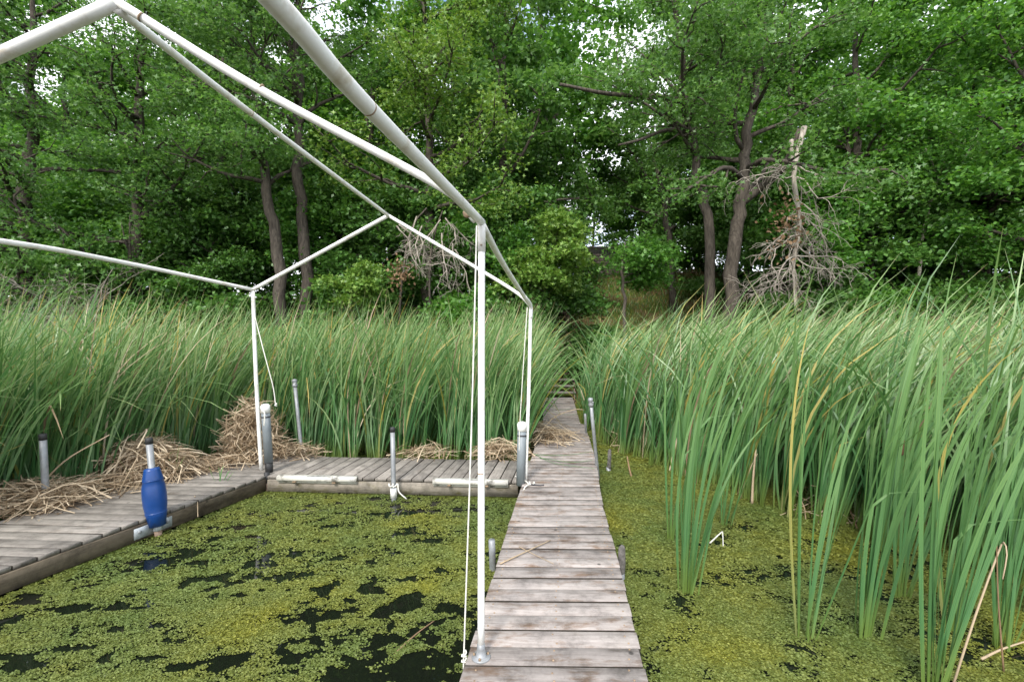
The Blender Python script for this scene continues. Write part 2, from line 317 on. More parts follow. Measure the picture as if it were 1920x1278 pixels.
def mat_duckmat():
    m, nt, n, l, b = mat_new('duckweed_mat')
    tc = N(n, 'ShaderNodeTexCoord'); vo = N(n, 'ShaderNodeTexVoronoi', Scale=125.0); l.new(tc.outputs['Object'], vo.inputs['Vector'])
    vs = N(n, 'ShaderNodeSeparateColor'); l.new(vo.outputs['Color'], vs.inputs['Color'])
    rp = ramp(n, [(0.0, (0.058, 0.070, 0.009)), (0.5, (0.102, 0.116, 0.015)), (1.0, (0.150, 0.166, 0.028))]); l.new(vs.outputs['Red'], rp.inputs['Fac'])
    no = N(n, 'ShaderNodeTexNoise', Scale=1.1, Detail=6.0, Roughness=0.65); l.new(tc.outputs['Object'], no.inputs['Vector'])
    r2 = ramp(n, [(0.36, (0.70, 0.85, 0.95)), (0.52, (1.0, 1.0, 1.0)), (0.68, (1.28, 1.12, 0.60))]); l.new(no.outputs['Fac'], r2.inputs['Fac'])
    mx = N(n, 'ShaderNodeMixRGB', blend_type='MULTIPLY'); mx.inputs['Fac'].default_value = 1.0
    l.new(rp.outputs['Color'], mx.inputs['Color1']); l.new(r2.outputs['Color'], mx.inputs['Color2']); l.new(mx.outputs['Color'], b.inputs['Base Color'])
    b.inputs['Roughness'].default_value = 0.6; b.inputs['Specular IOR Level'].default_value = 0.25
    bp = N(n, 'ShaderNodeBump', Strength=0.9, Distance=0.008, invert=True); l.new(vo.outputs['Distance'], bp.inputs['Height']); l.new(bp.outputs['Normal'], b.inputs['Normal'])
    return m
def mat_hill():
    m, nt, n, l, b = mat_new('grass_and_leaf_litter')
    tc = N(n, 'ShaderNodeTexCoord'); no = N(n, 'ShaderNodeTexNoise', Scale=0.9, Detail=12.0, Roughness=0.78); l.new(tc.outputs['Object'], no.inputs['Vector'])
    rp = ramp(n, [(0.36, (0.055, 0.10, 0.018)), (0.50, (0.10, 0.125, 0.026)), (0.57, (0.16, 0.115, 0.055)), (0.68, (0.09, 0.052, 0.028))]); l.new(no.outputs['Fac'], rp.inputs['Fac'])
    n2 = N(n, 'ShaderNodeTexNoise', Scale=16.0, Detail=6.0, Roughness=0.8); l.new(tc.outputs['Object'], n2.inputs['Vector'])
    r2 = ramp(n, [(0.35, g3(0.5)), (0.65, g3(1.5))]); l.new(n2.outputs['Fac'], r2.inputs['Fac'])
    mx = N(n, 'ShaderNodeMixRGB', blend_type='MULTIPLY'); mx.inputs['Fac'].default_value = 1.0
    l.new(rp.outputs['Color'], mx.inputs['Color1']); l.new(r2.outputs['Color'], mx.inputs['Color2']); l.new(mx.outputs['Color'], b.inputs['Base Color'])
    b.inputs['Roughness'].default_value = 0.95; b.inputs['Specular IOR Level'].default_value = 0.1
    bp = N(n, 'ShaderNodeBump', Strength=1.0, Distance=0.08); l.new(n2.outputs['Fac'], bp.inputs['Height']); l.new(bp.outputs['Normal'], b.inputs['Normal'])
    return m
M['water'] = mat_water(); M['duck'] = mat_duckweed(); M['duckmat'] = mat_duckmat(); M['hill'] = mat_hill()

# ------------------------------------------------------------------ the setting: water and hillside
w = obj('water', [[-600, -600, WATER], [600, -600, WATER], [600, 15, WATER], [-600, 15, WATER]], [[0, 1, 2, 3]], M['water'])
tag(w, kind='structure')
def hill_z(x, y):
    x = np.asarray(x, float); y = np.asarray(y, float)
    shore = 13.0 + 0.5 * np.sin(x * 0.35) + 0.25 * np.sin(x * 1.1 + 1)
    s = np.clip((y - shore) / 10.5, 0, 1); top = 3.7 + 1.3 / (1 + np.exp(-(x - 0.5) * 0.6))
    s = s * (0.65 + 0.35 * s) * (1.0)
    z = -0.55 + 0.4 * np.clip((y - shore + 1.0), 0, 1) + (top + 0.2) * s
    return z + 0.16 * (fbm(x * 0.7 + 50, y * 0.7 + 50, 3, 3) - 0.5) * (s > 0)
xs = np.concatenate([np.linspace(-400, -31, 22), np.linspace(-30, 30, 121), np.linspace(31, 400, 22)])
ys = np.concatenate([np.linspace(11.5, 30, 60), np.linspace(31, 420, 22)])
XX, YY = np.meshgrid(xs, ys); ZZ = hill_z(XX, YY)
nx, ny = len(xs), len(ys); ii = np.arange(ny - 1)[:, None] * nx + np.arange(nx - 1)[None, :]
obj('hillside', np.c_[XX.ravel(), YY.ravel(), ZZ.ravel()], np.stack([ii, ii + 1, ii + nx + 1, ii + nx], -1).reshape(-1, 4), M['hill'], smooth=True)['kind'] = 'structure'

# ------------------------------------------------------------------ docks
rnd = random.Random(4)
def plank(parent, quad, z1, thick, mat, gap=0.0):
    """plan corners: start-left, start-right, end-right, end-left; the grain runs start-left -> start-right"""
    q = np.asarray([c[:2] for c in quad], float); c = q.mean(0)
    d = q[1] - q[0]; a = math.atan2(d[1], d[0]); ca, sa = math.cos(-a), math.sin(-a)
    loc = np.array([[ca * (p - c)[0] - sa * (p - c)[1], sa * (p - c)[0] + ca * (p - c)[1]] for p in q])
    V, F = prism(loc, -thick, 0, 0.005)
    me = make_mesh('plank', V, F, matidx=[1 if k in (0, 2, 4) else 0 for k in range(len(F))]); me.materials.append(mat); me.materials.append(M['gap_shade'])  # underside and long sides take the painted gap shade
    o = bpy.data.objects.new('plank', me); COL.objects.link(o); o.parent = parent
    o.location = Vector((c[0], c[1], z1)) - Vector(OFF[parent.name]); o.rotation_euler = (rnd.gauss(0, 0.004), rnd.gauss(0, 0.002), a)
    return o
def board(name, parent, a, b, w, z0, z1, mat):
    a = np.asarray(a, float)[:2]; b = np.asarray(b, float)[:2]; c = (a + b) / 2; L = np.linalg.norm(b - a); an = math.atan2(*(b - a)[::-1])
    V, F = prism([[-L / 2, -w / 2], [L / 2, -w / 2], [L / 2, w / 2], [-L / 2, w / 2]], z0, z1, 0.004)
    me = make_mesh(name, V, F); me.materials.append(mat); o = bpy.data.objects.new(name, me); COL.objects.link(o); o.parent = parent
    o.location = Vector((c[0], c[1], 0)) - Vector(OFF[parent.name]); o.rotation_euler = (0, 0, an); return o
# walkway: edges measured on the photograph, deck plane z = 0
left_e = [(-2.2, -0.74), (2.29, -0.262), (3.63, -0.10), (4.84, 0.045), (5.62, 0.15), (6.75, 0.30), (9.1, 0.545), (9.24, 0.62), (13.3, 0.86)]
right_e = [(-2.2, 0.20), (2.29, 0.671), (3.63, 0.822), (4.84, 0.935), (5.62, 1.05), (6.75, 1.20), (9.1, 1.43), (9.24, 1.36), (13.3, 1.735)]
def edge(e, y): return float(np.interp(y, [p[0] for p in e], [p[1] for p in e]))
wk = thing('dock_walkway', 'long narrow walkway of pale weathered planks leading ashore to the steps', 'walkway', (0.2, 2.3, 0))
y = -2.2; i = 0
while y < 13.2:
    wd = 0.136 if y < 3.6 else 0.128
    wd += rnd.uniform(-0.004, 0.004); gap = 0.010 + rnd.uniform(0, 0.004)
    if 3.55 < y < 3.70: gap = 0.022
    sk = -0.015                            # boards lie square to the walkway
    def corner(e, yy, j): return (edge(e, yy) + j, yy + sk * (edge(e, yy) - 0.3))
    jl, jr = rnd.gauss(0, 0.003), rnd.gauss(0, 0.003)
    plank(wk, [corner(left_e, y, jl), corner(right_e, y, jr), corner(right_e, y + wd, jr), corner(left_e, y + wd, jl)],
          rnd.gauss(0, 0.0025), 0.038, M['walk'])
    y += wd + gap; i += 1
nm_ = MB(); nr_ = random.Random(3)
for pk in [o for o in wk.children if o.name.startswith('plank')]:
    c_ = np.array(pk.location) + OFF[wk.name]
    if c_[1] > 7: continue
    for ex in (-0.40, 0.0, 0.40):
        for ey in (-0.036, 0.036):
            q = c_ + [ex + nr_.gauss(0, 0.008), ey + nr_.gauss(0, 0.006), 0.0]; nm_.add(*lathe(q + [0, 0, -0.004], (0, 0, 1), [(0, 0.0055), (0.0065, 0.0055), (0.0075, 0.003)], 6))
nm_.build('nail_heads', M['rust'], wk)['kind'] = 'stuff'
for e, s in ((left_e, 0.03), (right_e, -0.03)):
    for a, b in ((0, 2), (2, 4), (4, 6), (7, 8)):
        board('stringer', wk, (e[a][1] + s, e[a][0] + 0.04), (e[b][1] + s, e[b][0] - 0.0), 0.038, -0.185, -0.043, M['fascia'])
# left dock
LA, LB = np.array([-3.055 - 0.705 / 2.28 * 4.9, 5.69 - 4.9]), np.array([-3.055 + 0.705 / 2.28 * 1.05, 5.69 + 1.05])   # inner edge
ld = thing('side_dock', 'weathered grey dock along the slip opposite the walkway, with straw heaped on it', 'dock', (-3.8, 4, 0))
ldir = (LB - LA) / np.linalg.norm(LB - LA); lnorm = np.array([-ldir[1], ldir[0]])
s = 0.0; Ltot = np.linalg.norm(LB - LA)
while s < Ltot - 0.14:
    a = LA + ldir * s; b = LA + ldir * (s + 0.138); out = np.array([-1.25, 0.075])
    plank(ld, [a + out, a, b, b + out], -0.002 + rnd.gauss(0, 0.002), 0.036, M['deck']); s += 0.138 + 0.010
board('fascia_board', ld, LA + lnorm * 0.012, LA + ldir * (np.linalg.norm(G(497, 890)[:2] - LA) - 0.02) + lnorm * 0.012, 0.04, -0.185, -0.043, M['fascia'])
board('fascia_board', ld, LA + lnorm * 1.12, LB + lnorm * 1.12, 0.04, -0.185, -0.043, M['fascia'])
# cross dock at the head of the slip
CA, CB = np.array([-3.03, 5.72]), np.array([0.10, 5.50])
cd = thing('cross_dock', 'short dock closing the head of the slip with two white bumpers on it', 'dock', (-1.5, 5.6, 0))
cdir = (CB - CA) / np.linalg.norm(CB - CA); cl = np.linalg.norm(CB - CA); s = 0.015
while s < cl - 0.10:
    a = CA + cdir * s; b = CA + cdir * (s + 0.139); off = np.array([0.13, 0.93])
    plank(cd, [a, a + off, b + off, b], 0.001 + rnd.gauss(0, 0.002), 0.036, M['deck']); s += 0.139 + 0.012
nrm = np.array([cdir[1], -cdir[0]])
board('fascia_board', cd, CA - nrm * 0.01 + cdir * 0.02, CB - nrm * 0.01 - cdir * 0.03, 0.04, -0.185, -0.043, M['fascia_pale'])
board('fascia_board', cd, CA - nrm * 0.88, CB - nrm * 0.88, 0.04, -0.185, -0.043, M['fascia'])

# ------------------------------------------------------------------ dock hardware
def xyz(p, z): return np.array([p[0], p[1], z])
def bolt(parent, p, d, r=0.014, name='bolt', mat='galv'):
    V, F = lathe(np.asarray(p), d, [(-0.004, r), (0.008, r), (0.011, r * 0.7)], 8); return obj(name, V, F, M[mat], parent, True)
def pole(name, label, base, top, r, cap=None, z_low=-0.6, group=None):
    base = np.asarray(base, float); top = np.asarray(top, float); d = (top - base) / np.linalg.norm(top - base)
    low = base + d * ((z_low - base[2]) / d[2])
    t = thing(name, label, 'post', tuple(low), group)
    V, F = tube([low, base, base + (top - base) * 0.5, top], r, 14); obj('pipe', V, F, M['galv'], t, True)
    if cap == 'black':
        V, F = lathe(top - d * 0.05, d, [(0, r + 0.003), (0.055, r + 0.003), (0.062, r - 0.004)], 14); obj('cap', V, F, M['black'], t, True)
    elif cap == 'joint':
        V, F = lathe(top - d * 0.03, d, [(0, r + 0.004), (0.02, r + 0.012), (0.045, r + 0.012), (0.055, r), (0.075, r + 0.008), (0.10, r + 0.014), (0.115, r + 0.006), (0.125, 0.008)], 12); obj('coupling', V, F, M['galv'], t, True)
        bolt(t, top + np.array([0.02, -0.025, 0.03]), (0.3, -1, 0), 0.012)
    return t
pole('dock_post', 'stout grey pipe post with black cap at the outer edge of the straw-covered dock', G(87, 944), P(80, 815, 4.72), 0.031, 'black')
pole('dock_post', 'slim leaning grey pipe post with metal coupling behind the slip corner', G(566, 852), P(553, 722, 6.85), 0.026, 'joint')
pole('dock_post', 'short thin grey pipe standing in the reeds behind the tall straw heap', G(452, 800, WATER), P(449, 722, 7.6), 0.026, None)
pole('dock_post', 'slim leaning grey pipe post with metal coupling on the reed side of the walkway', G(1120, 878, -0.05), P(1108, 758, 6.0), 0.022, 'joint')
pole('dock_post', 'thin grey pipe stub beside the walkway just past the leaning post', G(1100, 830, WATER), P(1097, 776, 8.1), 0.022, None)
pole('dock_post', 'grey pipe stub standing in duckweed against the slip side of the walkway', G(924, 1068, WATER), P(922, 1012, 3.75), 0.027, None, -0.7)
mp_ = pole('dock_post', 'galvanised pipe post clamped to the middle of the cross dock', xyz(G(738, 905), -0.12), P(736, 802, 5.55), 0.028, 'black')
V, F = lathe(xyz(G(738, 905), -0.17), (0, 0, 1), [(0, 0.04), (0.10, 0.04), (0.11, 0.034)], 12); obj('clamp_collar', V, F, M['pvc_clean'], mp_, True)
# dark weathered wooden stubs in the water beyond the walkway
for nm, lab, b, t_, r in (('wooden_post', 'dark rotting wooden post stub hard against the reed side of the walkway', G(1163, 1085, WATER), P(1166, 1022, 3.65), 0.032),
                      ('wooden_post', 'small dark post standing in duckweed past the leaning post', G(1141, 882, WATER), P(1143, 842, 6.6), 0.03)):
    t = thing(nm, lab, 'post', tuple(b + [0, 0, -0.4]))
    pts = np.array([b + [0, 0, -0.4], b, (b + t_) / 2 + [0.006, 0, 0], t_ - [0, 0, 0.02], t_ + [0.008, 0, 0]])
    V, F = tube(pts, [r, r, r * 0.95, r * 0.85, r * 0.45], 9); obj('shaft', V, F, M['oldwood'], t)
    V, F = tube([b + [0, 0, -0.1], b + [0, 0, 0.05]], r * 1.12, 9); obj('metal_sleeve', V, F, M['galv'], t, True)

# post with the blue fender
bb = G(297, 1004, WATER); top = P(279, 822, bb[1]); ax = (top - bb) / np.linalg.norm(top - bb)
fp = thing('dock_post', 'grey pipe post carrying a blue fender on the straw-covered dock', 'post', tuple(bb - ax * 0.4))
V, F = tube([bb - ax * 0.4, bb + ax * 0.06], 0.031, 14); obj('rusty_foot', V, F, M['rustpipe'], fp, True)
V, F = tube([bb + ax * 0.06, top - ax * 0.01], 0.029, 14); obj('pipe', V, F, M['galv'], fp, True)
V, F = lathe(top - ax * 0.05, ax, [(0, 0.032), (0.052, 0.032), (0.058, 0.026)], 14); obj('cap', V, F, M['black'], fp, True)
V, F = lathe(bb + ax * 0.055, ax, [(0, 0.038), (0.045, 0.038), (0.05, 0.034)], 14); obj('collar', V, F, M['plate'], fp, True)
inner = np.array([bb[0], bb[1]]); k = np.dot(inner - LA, ldir); wallp = LA + ldir * k - lnorm * 0.012
for sgn, n_ in ((-1, 0.20), (1, 0.15)):
    a = wallp + ldir * (sgn * 0.02); b = wallp + ldir * (sgn * n_)
    V, F = beam(a, b, 0.008, -0.165, -0.065, 0.002); pl = obj('bracket_plate', V, F, M['plate'], fp)
    bolt(pl, xyz(b - ldir * sgn * 0.045 - lnorm * 0.006, -0.105), (-lnorm[0], -lnorm[1], 0), 0.016)
fd = thing('fender', 'scuffed blue barrel-shaped fender sleeved over the pipe post', 'fender', tuple(bb + ax * 0.1))
H = (1004 - 886) / FPX * bb[1] * 1.0
V, F = lathe(bb + ax * 0.095, ax, [(z_ * 1.08, r_ * 1.02) for z_, r_ in [(0, 0.034), (0.006, 0.068), (0.10, 0.082), (0.118, 0.086), (0.126, 0.084), (0.20, 0.094), (0.28, 0.096), (0.36, 0.090), (0.405, 0.080), (0.412, 0.083), (0.43, 0.080), (0.50, 0.064), (0.515, 0.060), (0.52, 0.032)]], 28)
obj('shell', V, F, M['blue'], fd, True)
for z0 in (0.222, 0.533):
    V, F = lathe(bb + ax * z0, ax, [(0, 0.070 if z0 > 0.3 else 0.086), (0.006, 0.0855 if z0 > 0.3 else 0.0885), (0.014, 0.084 if z0 > 0.3 else 0.0885), (0.02, 0.07)], 28); obj('rim', V, F, M['blue'], fd, True)

# corner post and the two grey upright bumpers with white caps
def upright_bumper(label, foot, top, wid, lean_mat, skirt):
    foot = np.asarray(foot, float); top = np.asarray(top, float); d = (top - foot) / np.linalg.norm(top - foot); L = np.linalg.norm(top - foot)
    t = thing('upright_bumper', label, 'bumper', tuple(foot))
    if skirt:
        V, F = lathe(foot - d * 0.02, d, [(0, wid * 0.86), (0.15, wid * 0.90)], 16); obj('black_skirt', V, F, M['black'], t, True)
    V, F = lathe(foot + d * (0.125 if skirt else 0.0), d, [(0, wid), (L * 0.5, wid), (L - 0.10 - (0.125 if skirt else 0), wid)], 18); obj('grey_sleeve', V, F, M['greyrub'], t, True)
    V, F = lathe(top - d * 0.11, d, [(0, wid + 0.004), (0.085, wid + 0.004), (0.105, wid * 0.75), (0.112, wid * 0.3)], 18); obj('white_cap', V, F, M['pvc_clean'], t, True)
    V, F = lathe(top - d * 0.17, d, [(0, wid + 0.002), (0.004, wid + 0.005), (0.014, wid + 0.005), (0.018, wid + 0.002)], 18); obj('strap', V, F, M['darkrope'], t, True)
    return t
upright_bumper('tall grey upright bumper with white cap at the slip corner by the straw', G(505, 884, -0.0), P(497, 757, 5.85), 0.052, 0, True)
upright_bumper('grey upright bumper with rounded white cap against the walkway corner', xyz(G(976, 906), -0.02), P(979, 790, 5.46), 0.052, 0, False)
cp = thing('corner_post', 'rusty corner post with zinc bracket plates joining the two docks', 'post', tuple(xyz(G(503, 890), -0.6)))
cpt = xyz(G(503, 888) + [0, -0.035, 0], 0.0)
V, F = tube([cpt + [0, 0, -0.6], cpt + [0, 0, -0.10]], 0.03, 12); obj('rusty_foot', V, F, M['rustpipe'], cp, True)
V, F = tube([cpt + [0, 0, -0.10], cpt + [0, 0, 0.03]], 0.031, 12); obj('sleeve', V, F, M['black'], cp, True)
a = cpt[:2]; V, F = beam(a + cdir * 0.02, a + cdir * 0.17, 0.008, -0.165, -0.07, 0.002); pl = obj('bracket_plate', V, F, M['plate'], cp)
bolt(pl, xyz(a + cdir * 0.12 + nrm * 0.008, -0.105), (nrm[0], nrm[1], 0)); bolt(pl, xyz(a + cdir * 0.06 + nrm * 0.008, -0.105), (nrm[0], nrm[1], 0))
V, F = beam(a - ldir * 0.02 + lnorm * 0.0, a - ldir * 0.18 + lnorm * 0.0, 0.010, -0.165, -0.07, 0.002); pl = obj('bracket_plate', V, F, M['plate'], cp)
bolt(pl, xyz(a - ldir * 0.10 - lnorm * 0.009, -0.115), (-lnorm[0], -lnorm[1], 0))
# white horizontal bumpers on the cross dock
def flat_bumper(label, x0, x1):
    k0 = (x0 - CA[0]) / cdir[0]; k1 = (x1 - CA[0]) / cdir[0]
    a = CA + cdir * k0 + nrm * 0.016; b = CA + cdir * k1 + nrm * 0.016
    t = thing('dock_bumper', label, 'bumper', tuple(xyz((a + b) / 2, -0.05)))
    prof = [(0.0, -0.045), (0.035, -0.042), (0.048, -0.030), (0.048, -0.006), (0.036, 0.014), (0.012, 0.022), (-0.02, 0.022), (-0.02, 0.008), (0.0, 0.008)]
    V = []
    for p in (a, b):
        for u, z in prof: V.append(xyz(p + nrm * u, z))
    n_ = len(prof); F = [[i, (i + 1) % n_, n_ + (i + 1) % n_, n_ + i] for i in range(n_)] + [list(range(n_))[::-1], list(range(n_, 2 * n_))]
    obj('shell', V, F, M['scuffed'], t)
    V, F = [], []
    for i in range(15):
        f = i / 14; p = a + cdir * (k1 - k0) * (0.36 + 0.36 * f); w_ = 0.5 * math.sin(math.pi * f) ** 0.4 * (0.8 + 0.2 * math.sin(i * 2.3))
        c_ = np.array([0.0253, 0.0197]); e_ = np.array([0.0095, -0.0034]) * w_ * 2.3
        V += [xyz(p + nrm * (c_ + e_)[0], (c_ + e_)[1]), xyz(p + nrm * (c_ - e_)[0], (c_ - e_)[1])]
    F = [[2 * i, 2 * i + 1, 2 * i + 3, 2 * i + 2] for i in range(14)]; obj('scuff_mark', V, F, M['scuff'], t)
    for k_ in range(2):
        p = a + cdir * (k1 - k0) * (0.22 + 0.5 * k_) + nrm * 0.03; V2, F2 = beam(p - cdir * 0.02, p + cdir * 0.02, 0.04, -0.057, -0.0445, 0.002); obj('screw_tab', V2, F2, M['rust'], t)
    V2, F2 = beam(a + nrm * 0.006, b + nrm * 0.006, 0.012, -0.069, -0.0455, 0.002); obj('mounting_lip', V2, F2, M['scuffed'], t)
    return t
flat_bumper('white flat bumper on the cross dock beside the slip corner by the straw', G(522, 893)[0], G(666, 900)[0])
flat_bumper('white flat bumper on the cross dock beside the walkway', G(809, 906)[0], G(953, 912)[0])

# ------------------------------------------------------------------ canopy frame
rp = 0.0205
bA = G(902, 1232); A = P(903, 417, bA[1])
bC = xyz(G(985, 903), -0.02); C = P(995, 573, bC[1])
bL = G(490, 880); Lt = P(474, 543, bL[1])
Rf = np.array([(C[0] + Lt[0]) / 2 + 0.01, (C[1] + Lt[1]) / 2, 0]); Rf = P(728, 404, Rf[1])
Pk = P(219, 4, 2.07); Bt = np.array([-4.0, 2.25, 2.33])
fr = thing('canopy_frame', 'gabled white pipe frame of a bare boat canopy over the slip', 'frame', tuple(bA))
def pipe(name, pts, r=rp, n=16, mat='pvc'):
    V, F = tube(smooth_path(pts, n), r, 18); return obj(name, V, F, M[mat], fr, True)
def ring(parent, p, d, r, L=0.006, mat='rust'):
    V, F = lathe(np.asarray(p) - np.asarray(d) / np.linalg.norm(d) * L / 2, d, [(0, r), (L, r)], 18); return obj('joint_ring', V, F, M[mat], parent, True)
po = pipe('post', [bA + [0, 0, 0.06], bA * 0.5 + A * 0.5 + [0, 0, 0], A + [0, 0, -0.13]], 0.0185)
V, F = lathe(A + [0, 0, -0.155], (0, 0, 1), [(0, 0.0215), (0.15, 0.0215), (0.16, 0.019)], 18); sl = obj('sleeve', V, F, M['pvc'], fr, True)
bolt(sl, A + [0.0, -0.0205, -0.125], (0, -1, 0), 0.005, 'screw', 'rust')
ring(po, bA + [0, 0, 0.98], (0, 0, 1), 0.0192)
pipe('post', [bC, (bC + C) / 2 + [0.008, 0, 0], C + [0, 0, -0.05]], 0.0205)
pipe('post', [bL + [0, 0, 0.0], (bL + Lt) / 2 + [-0.012, 0, 0], Lt], 0.0235)
bB = np.array([-3.98, 2.25, 0.0]); pipe('post', [bB, Bt], 0.0205)
e0 = P(512, 0, 0.84); e1 = P(412, -122, 0.66) ; em = P(691, 202, 1.22)
ev = pipe('eave_pipe', [np.array([-0.55, 0.1, 2.30]), e0, em, A + [0, 0, 0.0]], 0.0215, 30)
ring(ev, em, em - e0, 0.0218); ring(ev, P(876, 400, 2.30), A - em, 0.0222)
mid = P(945, 497, 3.55)
pipe('eave_pipe', [A + [0, 0.0, -0.01], mid, P(983, 556, 5.0), C], 0.0205, 24)
pipe('elbow', [P(983, 556, 5.0), C + [-0.004, -0.02, 0.005], C + [0, 0, -0.15]], 0.0225, 12)
ra = pipe('rafter', [A + [-0.03, 0, 0.01], P(828, 352, 2.38), P(490, 170, 2.2), Pk], rp, 30)
for q in (P(265, 33, 2.085), P(490, 166, 2.2)): ring(ra, q, Pk - A, 0.0212)
pipe('rafter', [Pk, (Pk + Bt) / 2 + [0, 0, 0.02], Bt], 0.029, 16)
rd = pipe('ridge_pipe', [Pk + (Pk - Rf) * 0.0 + [0, 0, -0.03], P(470, 212, 3.2), Rf], rp, 24)
ring(rd, P(470, 212, 3.2), Rf - Pk, 0.0212)
pipe('rafter', [Rf, P(868, 487, 5.6), P(965, 546, 5.48), C + [0, 0.02, 0]], 0.0205, 20)
pipe('rafter', [Rf, (Rf + Lt) / 2, Lt], 0.0235, 16)
pipe('eave_pipe', [Lt, P(236, 493, 4.6), P(0, 452, 3.45), Bt], 0.0215, 24)
pipe('eave_pipe', [Bt, Bt + [-0.35, -1.6, 0]], 0.0215, 8)
V, F = lathe(bA + [0, 0, 0.0], (0, 0, 1), [(0, 0.051), (0.006, 0.051), (0.010, 0.047), (0.012, 0.028), (0.05, 0.022), (0.075, 0.0205)], 24)
fl = obj('floor_flange', V, F, M['galv'], fr, True)
for an in (-1.7, 0.35, 1.5, 3.0): bolt(fl, bA + [0.038 * math.cos(an), 0.038 * math.sin(an), 0.010], (0, 0, 1), 0.007, 'screw', 'rust')

# ropes
def rope(name, label, pts, r=0.004, mat='rope', n=24, knots=()):
    pts = smooth_path(pts, n); t = thing(name, label, 'rope', tuple(pts[-1]))
    V, F = tube(pts, r, 7); obj('strand', V, F, M[mat], t, True)
    for kx in knots:
        kx = np.asarray(kx); th = np.linspace(0, 4.5 * math.pi, 26)
        kp = np.array([kx + [0.012 * math.cos(a), 0.010 * math.sin(a), 0.010 * math.sin(a * 0.55) + 0.002 * a - 0.01] for a in th])
        V, F = tube(kp, r * 0.9, 6); obj('knot', V, F, M[mat], t, True)
    return t
kb = G(870, 1240, -0.02)
rope('guy_rope', 'taut white rope from the eave down to the walkway edge beside the flanged post', [A + [-0.025, -0.01, -0.02], P(884, 800, 2.42), kb + [0, 0, 0.06], kb], 0.0042, knots=[kb + [0, 0, 0.03], kb])
rope('guy_rope', 'thin white rope hanging along the frame post beside the rounded white cap', [C + [-0.04, 0, -0.02], P(981, 690, 5.42), P(974, 815, 5.40), xyz(G(974, 906), 0.02)], 0.005)
rope('guy_rope', 'loose white rope dangling free from the frame post by the straw', [Lt + [0.02, -0.01, -0.30], P(497, 668, 5.9), P(512, 725, 5.9), P(517, 762, 5.9)], 0.006, knots=[P(517, 760, 5.9)])
rope('rope_tail', 'short white rope tail wrapped round the grey bumper cap by the straw', [P(490, 764, 5.78), P(496, 775, 5.76), P(495, 798, 5.76)], 0.008)
k0 = G(1000, 908, 0.012)
rope('mooring_rope', 'frayed white rope end lying on the walkway at the bumper corner', [xyz(G(966, 900), 0.05), k0 + [-0.08, 0.05, 0.02], k0 + [-0.05, -0.02, 0.01], k0 + [0.02, 0.03, 0], xyz(G(984, 915), 0.01), xyz(G(972, 935), -0.12)], 0.007, knots=[k0 + [-0.05, 0, 0.0], k0])
rope('black_rope', 'black cord end lying on the walkway at the bumper corner', [k0 + [-0.06, 0.01, 0.01], k0 + [0.0, -0.02, 0.005], k0 + [0.07, -0.03, 0.0], k0 + [0.12, -0.02, 0.0]], 0.008, 'darkrope')
pb = xyz(G(738, 905) + [0, -0.05, 0], 0)
rope('clamp_rope', 'white rope tied round the clamp of the cross dock middle post', [pb + [-0.05, 0.03, 0.0], pb + [-0.03, -0.01, -0.02], pb + [0.03, -0.012, -0.02], pb + [0.055, 0.02, 0.0], pb + [0.08, -0.02, -0.08], pb + [0.17, -0.03, -0.16]], 0.007, knots=[pb + [0.0, -0.015, -0.02]])

# ------------------------------------------------------------------ steps and wall on the hillside
def steps(name, label, p0, p1, n, wid, posts=True, rail=True):
    """treads from p0 up to p1"""
    p0 = np.asarray(p0, float); p1 = np.asarray(p1, float); t = thing(name, label, 'stairs', tuple(p0))
    d = (p1 - p0)[:2]; run = np.linalg.norm(d) / n; d = d / np.linalg.norm(d); s = np.array([d[1], -d[0]])
    for i in range(n):
        q = p0 + (p1 - p0) * i / n; c = q[:2]
        z = q[2] + (p1[2] - p0[2]) / n
        V, F = prism([c - s * wid / 2 - d * 0.02, c + s * wid / 2 - d * 0.02, c + s * wid / 2 + d * (run - 0.03), c - s * wid / 2 + d * (run - 0.03)], z - 0.04, z, 0.004)
        obj('tread', V, F, M['deck' if i < 3 else 'stairwood'], t)
    for sg in (-1, 1):
        a = p0[:2] + s * sg * (wid / 2 - 0.02); b = p1[:2] + s * sg * (wid / 2 - 0.02)
        V = [[a[0], a[1], p0[2] - 0.25], [b[0], b[1], p1[2] - 0.25], [b[0], b[1], p1[2] - 0.05], [a[0], a[1], p0[2] + 0.08]]
        V = V + [[v[0] + s[0] * 0.04 * -sg, v[1] + s[1] * 0.04 * -sg, v[2]] for v in V]
        obj('stringer', V, [[0, 1, 2, 3], [7, 6, 5, 4], [0, 4, 5, 1], [1, 5, 6, 2], [2, 6, 7, 3], [3, 7, 4, 0]], M['stairwood'], t)
        if posts:
            for f in (0.05, 0.5, 0.98):
                q = p0 + (p1 - p0) * f + np.r_[s * sg * (wid / 2 + 0.05), 0]
                V, F = prism([q[:2] - 0.045, q[:2] + [0.045, -0.045], q[:2] + 0.045, q[:2] + [-0.045, 0.045]], q[2] - 0.5, q[2] + 1.0, 0.006); obj('railing_post', V, F, M['stairwood'], t)
        if rail:
            q0 = p0 + np.r_[s * sg * (wid / 2 + 0.05), 0.95]; q1 = p1 + np.r_[s * sg * (wid / 2 + 0.05), 0.95]
            V, F = tube([q0, q1], 0.035, 6); obj('handrail', V, F, M['stairwood'], t)
    return t
s0 = np.array([1.36, 13.35, -0.02]); s1 = np.array([1.75, 16.6, 1.55])
steps('wooden_steps', 'dark wooden steps climbing from the end of the walkway into the reeds', s0, s1, 10, 0.95, False, False)
u0 = np.array([1.5, 17.3, 1.75]); u1 = np.array([1.75, 21.0, 3.9])
steps('hillside_steps', 'shaded brown wooden stairs with railings higher on the hillside under the oak sapling', u0, u1, 11, 1.1)
